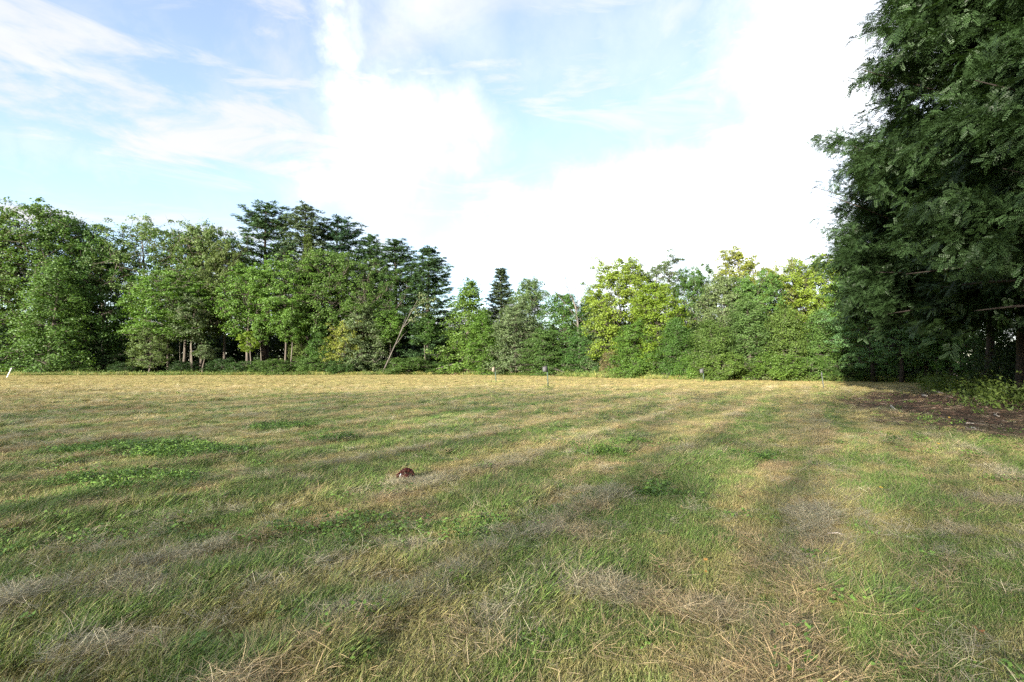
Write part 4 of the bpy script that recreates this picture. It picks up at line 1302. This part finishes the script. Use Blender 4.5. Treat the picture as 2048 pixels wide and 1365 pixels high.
mb.hexa([(-0.084, -0.046, 0.028), (-0.070, -0.050, 0.026), (-0.056, -0.036, 0.064), (-0.070, -0.032, 0.066), (-0.085, -0.050, 0.029), (-0.071, -0.054, 0.027), (-0.057, -0.040, 0.066), (-0.071, -0.036, 0.068)])
link_mesh("tag", mb.mesh("glove_tag", M_WHITE), e)

# ---------------------------------------------------------------- grass, hay and weeds: tufts spread by geometry nodes
def blade_tuft(name, seed, n, rad, lmin, lmax, width, lean, spread, flat=0.0, curl=0.5):
    """blades rooted in a disc; lean = how far they lie over toward +X"""
    rng = np.random.default_rng(seed)
    a = rng.random(n) * 6.283; r = rad * np.sqrt(rng.random(n))
    root = np.stack([r * np.cos(a), r * np.sin(a), np.full(n, -0.012)], 1)
    az = rng.normal(0, spread, n)
    tilt = np.clip(rng.normal(lean, 0.28, n), 0.05, 1.45)
    L = rng.uniform(lmin, lmax, n)
    d0 = np.stack([np.sin(tilt) * np.cos(az), np.sin(tilt) * np.sin(az), np.cos(tilt)], 1)
    t2 = np.clip(tilt + curl * rng.uniform(0.2, 1.2, n), 0, 1.75)
    az2 = az + rng.normal(0, 0.25, n)
    d1 = np.stack([np.sin(t2) * np.cos(az2), np.sin(t2) * np.sin(az2), np.cos(t2)], 1)
    if flat > 0:
        root[:, 2] = rng.uniform(0.0, flat, n)
    side = unit(np.cross(d0, np.array([0, 0, 1.0]) + rng.normal(0, 0.4, (n, 3))))
    w = (width * rng.uniform(0.6, 1.3, n))[:, None]
    p0 = root; p1 = root + d0 * (L * 0.45)[:, None]; p2 = p1 + (d0 * 0.5 + d1 * 0.5) * (L * 0.3)[:, None]; p3 = p2 + d1 * (L * 0.25)[:, None]
    v = np.stack([p0 - side * w * 0.4, p0 + side * w * 0.4, p1 - side * w * 0.5, p1 + side * w * 0.5, p2 - side * w * 0.36, p2 + side * w * 0.36, p3], 1).reshape(-1, 3)
    b = np.arange(n)[:, None] * 7
    q = np.concatenate([b + np.array([[0, 1, 3, 2]]), b + np.array([[2, 3, 5, 4]])])
    t = b + np.array([[4, 5, 6]])
    r1 = rng.random(n); r2 = rng.random(n)
    me = np_mesh(name, v, q, t, M_GRASS, fattr={"rnd": np.concatenate([r1, r1, r1]), "rnd2": np.concatenate([r2, r2, r2])})
    return bpy.data.objects.new(name, me)

def leafy_tuft(name, seed, n, rad, h, leaf):
    rng = np.random.default_rng(seed)
    a = rng.random(n) * 6.283; r = rad * np.sqrt(rng.random(n))
    c = np.stack([r * np.cos(a), r * np.sin(a), h * rng.uniform(0.25, 1.0, n)], 1)
    nn = np.array([0, 0, 1.0]) + rng.normal(0, 0.45, (n, 3))
    v = leaf_quads(c, nn, leaf * rng.uniform(0.6, 1.3, n), 0.62, rng)
    q = np.arange(n * 4).reshape(-1, 4)
    me = np_mesh(name, v, q, None, M_GRASS, fattr={"rnd": rng.random(n), "rnd2": rng.uniform(0.0, 0.62, n)})
    return bpy.data.objects.new(name, me)

rng = np.random.default_rng(2024)
ROW_AZ = math.atan2(0.80, 0.60)       # blades were combed along the rows
# --- standing grass
tufts = ([blade_tuft("t", 100 + i, 60, 0.085, 0.05, 0.13, 0.0042, 0.85, 0.75, curl=0.6) for i in range(4)]       # 0-3 combed green
         + [blade_tuft("t", 110 + i, 60, 0.085, 0.03, 0.085, 0.0036, 0.55, 1.4, curl=0.4) for i in range(3)]     # 4-6 short, more upright
         + [blade_tuft("t", 120 + i, 46, 0.075, 0.09, 0.20, 0.0052, 1.05, 0.5, curl=0.5) for i in range(3)]      # 7-9 long lying blades
         + [blade_tuft("t", 130 + i, 60, 0.07, 0.05, 0.11, 0.0036, 0.25, 2.0, curl=0.3) for i in range(2)])      # 10-11 upright clumps
C_TUFT = tuft_collection("grass_tuft", tufts)

def wedge_points(n, y0, y1, power, half=1.12):
    """random ground points in front of the camera, denser nearby"""
    t = rng.random(n)
    e = 1 - power
    y = (y0 ** e + t * (y1 ** e - y0 ** e)) ** (1 / e) if abs(e) > 1e-6 else y0 * (y1 / y0) ** t
    x = rng.uniform(-1, 1, n) * (half * y + 0.6)
    return x, y

x1, y1 = wedge_points(115000, 1.7, 88, 0.55)
x2, y2 = wedge_points(17000, 1.6, 9, 0.3)
X = np.concatenate([x1, x2]); Yg = np.concatenate([y1, y2])
ed = edge_dist(X, Yg)
deb = debris_mask(X, Yg)
hay = blob_field(X, Yg, HAY_XY, 61)
keep = (ed < -0.15) & (rng.random(len(X)) > 0.62 * sstep(5, 16, np.hypot(X, Yg))) & (rng.random(len(X)) > 1.1 * deb) & (rng.random(len(X)) > 0.65 * hay)
X, Yg = X[keep], Yg[keep]
g = green_field(X, Yg)
dist = np.hypot(X, Yg)
tall = fbm(X * 0.8, Yg * 0.8, 131, 3)
u = rng.random(len(X))
idx = np.where(g > 0.45, np.where(tall > 0.54, 7 + (u * 3).astype(int), (u * 4).astype(int)), np.where(u < 0.35, (u / 0.35 * 4).astype(int), 4 + ((u - 0.35) / 0.65 * 3).astype(int)))
clump = rng.random(len(X)) < 0.05 * (1 + 2 * (g > 0.6))
idx = np.where(clump, 10 + (u * 2).astype(int), idx)
idx = np.clip(idx, 0, 11)
S = 0.74 * (0.72 + 0.75 * np.clip(tall, 0.2, 0.8)) * rng.uniform(0.8, 1.25, len(X)) * (0.85 + 0.35 * g) * (1 + 0.020 * np.clip(dist - 4, 0, 45))
S *= np.where(dist > 30, 0.8, 1.0)
swirl = (fbm(X * 0.45, Yg * 0.45, 141, 3) - 0.5) * 2.6
rot = np.stack([rng.normal(0, 0.08, len(X)), rng.normal(0, 0.08, len(X)), ROW_AZ - 0.3 + 0.5 * swirl + rng.normal(0, 0.75, len(X))], 1)
wide = 1 + 0.03 * np.clip(dist - 5, 0, 40)
scl = np.stack([S * wide, S * wide, S * np.where(dist > 12, 0.85, 1.0)], 1)
tint = turf_colour(X, Yg) * rng.uniform(0.78, 1.22, (len(X), 1)) * np.array([1.0, 1.0, 1.0])
pos = np.stack([X, Yg, height(X, Yg) - 0.004], 1)
scatter("grass", C_TUFT, pos, rot, scl, idx, tint)

# --- unmown grass along the wood's edge
fx_, fy_ = [], []
for i in range(1, 16):
    a_, b_ = EDGE[i], EDGE[i + 1]
    L_ = np.hypot(*(b_ - a_)); m_ = int(L_ * 34)
    t_ = rng.random(m_)
    p_ = a_ + (b_ - a_) * t_[:, None]
    nr = np.array([-(b_ - a_)[1], (b_ - a_)[0]]) / L_
    wob = 4.0 * (fbm(p_[:, 0] * 0.22 + 7, p_[:, 1] * 0.22 + 7, 211, 3) - 0.35)
    dp = -rng.random(m_) * np.clip(wob, 0.1, 3.0) * 1.5 + 0.6 - 0.9
    dp = dp - 3.4 * sstep(6, -6, p_[:, 0])
    p_ = p_ + nr * dp[:, None]
    fx_.append(p_[:, 0]); fy_.append(p_[:, 1])
fx_ = np.concatenate(fx_); fy_ = np.concatenate(fy_)
kk = debris_mask(fx_, fy_) < 0.3
fx_, fy_ = fx_[kk], fy_[kk]
S = rng.uniform(2.2, 6.5, len(fx_)) * (0.4 + 1.2 * fbm(fx_ * 0.35, fy_ * 0.35, 213, 3))
gc = np.array([0.17, 0.22, 0.055]) * rng.uniform(0.6, 1.3, (len(fx_), 1)) + np.array([0.16, 0.09, 0.02]) * (rng.random((len(fx_), 1)) < 0.3)
scatter("grass", C_TUFT, np.stack([fx_, fy_, height(fx_, fy_)], 1), np.stack([rng.normal(0, 0.1, len(fx_)), rng.normal(0, 0.1, len(fx_)), rng.random(len(fx_)) * 6.28], 1),
        np.stack([S * 1.1, S * 1.1, S], 1), np.where(rng.random(len(fx_)) < 0.6, 10 + rng.integers(0, 2, len(fx_)), 7 + rng.integers(0, 3, len(fx_))), gc)

# --- cut hay lying on the grass
hayt = ([blade_tuft("h", 200 + i, 40, 0.12, 0.05, 0.15, 0.0026, 1.48, 2.4, flat=0.05, curl=0.15) for i in range(4)]
        + [blade_tuft("h", 210 + i, 32, 0.10, 0.07, 0.19, 0.0026, 1.45, 0.6, flat=0.04, curl=0.15) for i in range(3)])
C_HAY = tuft_collection("hay_tuft", hayt)
xa, ya = wedge_points(110000, 1.7, 40, 0.6)
ridge = row_ridge(xa, ya)
hp = blob_field(xa, ya, HAY_XY, 61)
ua, va = along(xa, ya)
spot = sstep(0.60, 0.74, fbm(ua * 0.8 + 30, va * 2.2 + 30, 151, 4))
prob = 0.035 + 0.50 * ridge * sstep(0.30, 0.52, fbm(xa * 0.7, ya * 0.7, 161, 3)) + 0.60 * hp + 0.16 * spot
k = (rng.random(len(xa)) < prob) & (edge_dist(xa, ya) < -0.5) & (rng.random(len(xa)) > 0.9 * debris_mask(xa, ya))
xa, ya, hp, ridge = xa[k], ya[k], hp[k], ridge[k]
da = np.hypot(xa, ya)
idx = rng.integers(0, 7, len(xa))
S = rng.uniform(0.6, 1.15, len(xa)) * (1 + 0.018 * np.clip(da - 5, 0, 40))
rot = np.stack([rng.normal(0, 0.12, len(xa)), rng.normal(0, 0.12, len(xa)), ROW_AZ + rng.normal(0, 1.6, len(xa))], 1)
tt = fbm(xa * 1.1, ya * 1.1, 171, 3)[:, None]
hc = C_GREY * (1 - sstep(0.42, 0.62, tt)) + C_PINK * sstep(0.42, 0.62, tt)
hc = hc * rng.uniform(0.7, 1.25, (len(xa), 1))
pos = np.stack([xa, ya, height(xa, ya) + rng.uniform(0.004, 0.035, len(xa)) + 0.012 * hp], 1)
scatter("hay", C_HAY, pos, rot, np.stack([S, S, S], 1), idx, hc)

# --- broad leaved weeds in patches and singly
wt_ = [leafy_tuft("w", 300 + i, 44, 0.13, 0.085, 0.034) for i in range(3)] + [leafy_tuft("w", 310 + i, 30, 0.11, 0.05, 0.024) for i in range(2)]
C_WEED = tuft_collection("weed_tuft", wt_)
xs_, ys_ = [], []
for (cx, cy, rx, ry) in PATCH_XY:
    m = int(620 * rx * ry * 2)
    xs_.append(cx + rng.uniform(-1.3, 1.3, m) * rx); ys_.append(cy + rng.uniform(-1.3, 1.3, m) * ry)
xs_ = np.concatenate(xs_); ys_ = np.concatenate(ys_)
kk = rng.random(len(xs_)) < blob_field(xs_, ys_, PATCH_XY, 181)
xs_, ys_ = xs_[kk], ys_[kk]
xb, yb = wedge_points(9000, 1.8, 30, 0.8)
kk = (rng.random(len(xb)) < 0.05 + 0.8 * sstep(0.60, 0.75, fbm(xb * 0.6, yb * 0.6, 191, 3))) & (edge_dist(xb, yb) < -0.4)
xw = np.concatenate([xs_, xb[kk]]); yw = np.concatenate([ys_, yb[kk]])
# weeds at the feet of the stakes
for (bpx, bpy_, rr) in ((993, 766, 0.45), (1408, 764, 0.6), (1648, 777, 0.5), (1097, 778, 0.3)):
    bx, by = on_ground(bpx, bpy_)
    xw = np.concatenate([xw, bx + rng.normal(0, rr, 16)]); yw = np.concatenate([yw, by + rng.normal(0, rr, 16)])
nfoot = 64
S = rng.uniform(0.55, 1.2, len(xw)) * (1 + 0.02 * np.clip(np.hypot(xw, yw) - 5, 0, 20)); S[-nfoot:] *= 1.5
scl = np.stack([S, S, S * rng.uniform(0.7, 1.4, len(xw))], 1)
wc = np.array([0.170, 0.290, 0.055]) * rng.uniform(0.7, 1.3, (len(xw), 1))
wc[-nfoot:] = np.array([0.26, 0.28, 0.09]) * rng.uniform(0.8, 1.2, (nfoot, 1))
scatter("weeds", C_WEED, np.stack([xw, yw, height(xw, yw)], 1), np.stack([rng.normal(0, 0.15, len(xw)), rng.normal(0, 0.15, len(xw)), rng.random(len(xw)) * 6.28], 1), scl, rng.integers(0, 5, len(xw)), wc)

# --- wood chips and twigs on the bare ground to the right
chips = []
rg = np.random.default_rng(401)
cx_ = rg.uniform(4, 32, 26000); cy_ = rg.uniform(5, 38, 26000)
kk = (rg.random(len(cx_)) < debris_mask(cx_, cy_) * 0.9) & (edge_dist(cx_, cy_) < 1.5)
cx_, cy_ = cx_[kk], cy_[kk]
nC = len(cx_)
a = rg.random(nC) * 6.283
L = 0.03 + 0.16 * rg.random(nC) ** 3
w = 0.006 + 0.012 * rg.random(nC)
zc = height(cx_, cy_) + rg.uniform(0.01, 0.05, nC)
dx, dy = np.cos(a), np.sin(a)
tz = rg.normal(0, 0.15, nC)
def cr(su, sv, up):
    return np.stack([cx_ + dx * L * su - dy * w * sv, cy_ + dy * L * su + dx * w * sv, zc + tz * L * su + up], 1)
v = np.stack([cr(-1, -1, 0), cr(1, -1, 0), cr(1, 1, 0), cr(-1, 1, 0), cr(-0.9, 0, 0.012), cr(0.9, 0, 0.012)], 1).reshape(-1, 3)
b = np.arange(nC)[:, None] * 6
q = np.concatenate([b + np.array([[0, 1, 5, 4]]), b + np.array([[2, 3, 4, 5]]), b + np.array([[0, 3, 2, 1]])])
def chip_material():
    m = bpy.data.materials.new("wood_chip")
    m.use_nodes = True
    t = m.node_tree; t.nodes.clear(); N = NT(t)
    r = N.n("ShaderNodeAttribute", attribute_name="rnd")
    rp = N.n("ShaderNodeValToRGB")
    rp.color_ramp.elements[0].color = (0.055, 0.032, 0.022, 1); rp.color_ramp.elements[1].color = (0.42, 0.33, 0.25, 1)
    e2 = rp.color_ramp.elements.new(0.55); e2.color = (0.15, 0.085, 0.055, 1)
    e3 = rp.color_ramp.elements.new(0.85); e3.color = (0.21, 0.13, 0.085, 1)
    N.link(r.outputs["Fac"], rp.inputs[0])
    p = N.n("ShaderNodeBsdfPrincipled"); N.link(rp.outputs[0], p.inputs["Base Color"]); p.inputs["Roughness"].default_value = 0.85
    o = N.n("ShaderNodeOutputMaterial"); N.link(p.outputs[0], o.inputs[0])
    return m
rr_ = rg.random(nC)
o = link_mesh("debris", np_mesh("debris", v, q, None, chip_material(), fattr={"rnd": np.concatenate([rr_, rr_, rr_])}))
tag(o, kind="stuff")

# ---------------------------------------------------------------- single sticks on the bare ground
def stick(px, py, dpx, dpy, rad, label, mat=M_STICK, lift=0.03, forks=0):
    x0, y0 = on_ground(px - dpx, py - dpy); x1, y1 = on_ground(px + dpx, py + dpy)
    xm, ym = (x0 + x1) / 2, (y0 + y1) / 2
    z = float(height(np.array([xm]), np.array([ym]))[0]) + lift
    p0, p1 = Vector((x0 - xm, y0 - ym, 0)), Vector((x1 - xm, y1 - ym, 0.02))
    mb = MB()
    pts = limb_path(p0, p1, 5, 0.018, int(px))
    mb.tube(pts, [rad * f for f in (0.8, 1.0, 1.0, 0.9, 0.75, 0.5)], 7)
    for k in range(forks):
        q = pts[2 + k]
        mb.tube([q, q + Vector((0.08, 0.05, 0.05)), q + Vector((0.16, 0.04, 0.07))], [rad * 0.5, rad * 0.35, rad * 0.15], 5)
    o = link_mesh("stick", mb.mesh("stick", mat, True), None, (xm, ym, z))
    tag(o, label, "stick", "sticks lying on the ground at right")
    return o
stick(1786, 821, 4, 4, 0.035, "thick pale stick lying apart from the wood chips toward the field")
stick(1850, 796, 5, 1, 0.060, "short bright pale stick on the chips near the shaded trees")
stick(1878, 788, 8, 2, 0.045, "long pale stick farthest back on the wood chips", forks=1)
stick(1901, 798, 6, 1, 0.05, "dark brown stick on the chips beside the short bright one", M_BRUSH)
stick(1950, 790, 9, 0.6, 0.04, "pale stick lying below the edge shrubs")
stick(1994, 836, 5, 3, 0.022, "whitish crooked stick on the dark chips near the right border", forks=1)
stick(1940, 852, 8, 0.8, 0.020, "straight pale stick in the middle of the reddish chips")
stick(1948, 861, 5, 2, 0.016, "short pale stick in front of the straight stick on the chips")
stick(1845, 1190, 26, 9, 0.010, "long reddish straw coloured stalk in the grass at lower right", M_STICK, 0.05)
stick(1668, 1086, 14, 1, 0.007, "pale broken stalk on the mown track right of the centre", M_STICK, 0.05)

# ---------------------------------------------------------------- fallen leaves
def fallen_leaf(px, py, size, col, label, lobed=True, seed=0):
    x, y = on_ground(px, py)
    r = random.Random(seed)
    n = 22
    v = [(0, 0, 0.004)]
    for i in range(n):
        a = 2 * math.pi * i / n
        rad = (0.62 + 0.38 * math.cos(5 * a) * (0.6 if lobed else 0.0)) * (0.85 + 0.2 * r.random())
        if not lobed: rad *= 1.0 - 0.35 * abs(math.sin(a))
        px_, py_ = rad * math.cos(a) * size * 0.5, rad * math.sin(a) * size * 0.5
        v.append((px_, py_, 0.35 * size * (rad ** 2) * (0.4 + 0.6 * math.sin(a * 2 + seed) ** 2)))
    t = [(0, 1 + i, 1 + (i + 1) % n) for i in range(n)]
    me = np_mesh("fallen_leaf", v, None, t, None)
    m = noise_material("dry_leaf", tuple(c * 0.7 for c in col), tuple(min(1, c * 1.15) for c in col), 40.0, 0.7, 0.3)
    me.materials.append(m)
    o = link_mesh("fallen_leaf", me, None, (x, y, float(height(np.array([x]), np.array([y]))[0]) + 0.075))
    o.rotation_euler = (r.uniform(-0.3, 0.3) + 0.25, r.uniform(-0.4, 0.4), r.uniform(0, 6.28))
    tag(o, label, "leaf", "dry leaves fallen on the grass")
ORA = (0.42, 0.17, 0.06); YLW = (0.60, 0.40, 0.06); PLE = (0.55, 0.42, 0.18); BRN = (0.22, 0.09, 0.035)
fallen_leaf(1957, 1293, 0.085, ORA, "orange brown maple leaf, largest on the grass at lower right", True, 1)
fallen_leaf(1842, 1255, 0.060, ORA, "orange leaf above and left of the largest fallen maple leaf", True, 2)
fallen_leaf(1704, 1290, 0.060, (0.50, 0.32, 0.08), "dull yellow leaf left of the largest fallen maple leaf", False, 3)
fallen_leaf(1762, 984, 0.085, YLW, "bright yellow leaf on the green track right of the centre", False, 4)
fallen_leaf(1822, 1039, 0.060, YLW, "small yellow leaf right of the mown track", False, 5)
fallen_leaf(1411, 1141, 0.065, (0.55, 0.30, 0.08), "yellow orange leaf on straw coloured grass right of the centre", False, 6)
fallen_leaf(1412, 1165, 0.050, (0.50, 0.26, 0.07), "smaller orange leaf just below the yellow orange one", False, 7)
fallen_leaf(1549, 1148, 0.055, (0.50, 0.26, 0.08), "thin orange leaf between straw tufts right of the centre", False, 8)
fallen_leaf(1640, 1095, 0.050, (0.52, 0.28, 0.08), "small orange leaf beside the broken pale stalk", False, 9)
fallen_leaf(1482, 1005, 0.090, BRN, "curled rust brown leaf beside green weeds", True, 10)
fallen_leaf(1363, 1025, 0.065, PLE, "pale cream leaf left of the rust brown leaf", False, 11)
fallen_leaf(1898, 843, 0.14, YLW, "yellow leaf on the reddish wood chips", False, 12)
fallen_leaf(1877, 895, 0.12, YLW, "yellow leaf on the grass below the wood chips", False, 13)

if "TRIS" in __import__("os").environ: print("TRIS", sum(sum(len(p.vertices) - 2 for p in m.polygons) for m in bpy.data.meshes if m.users))
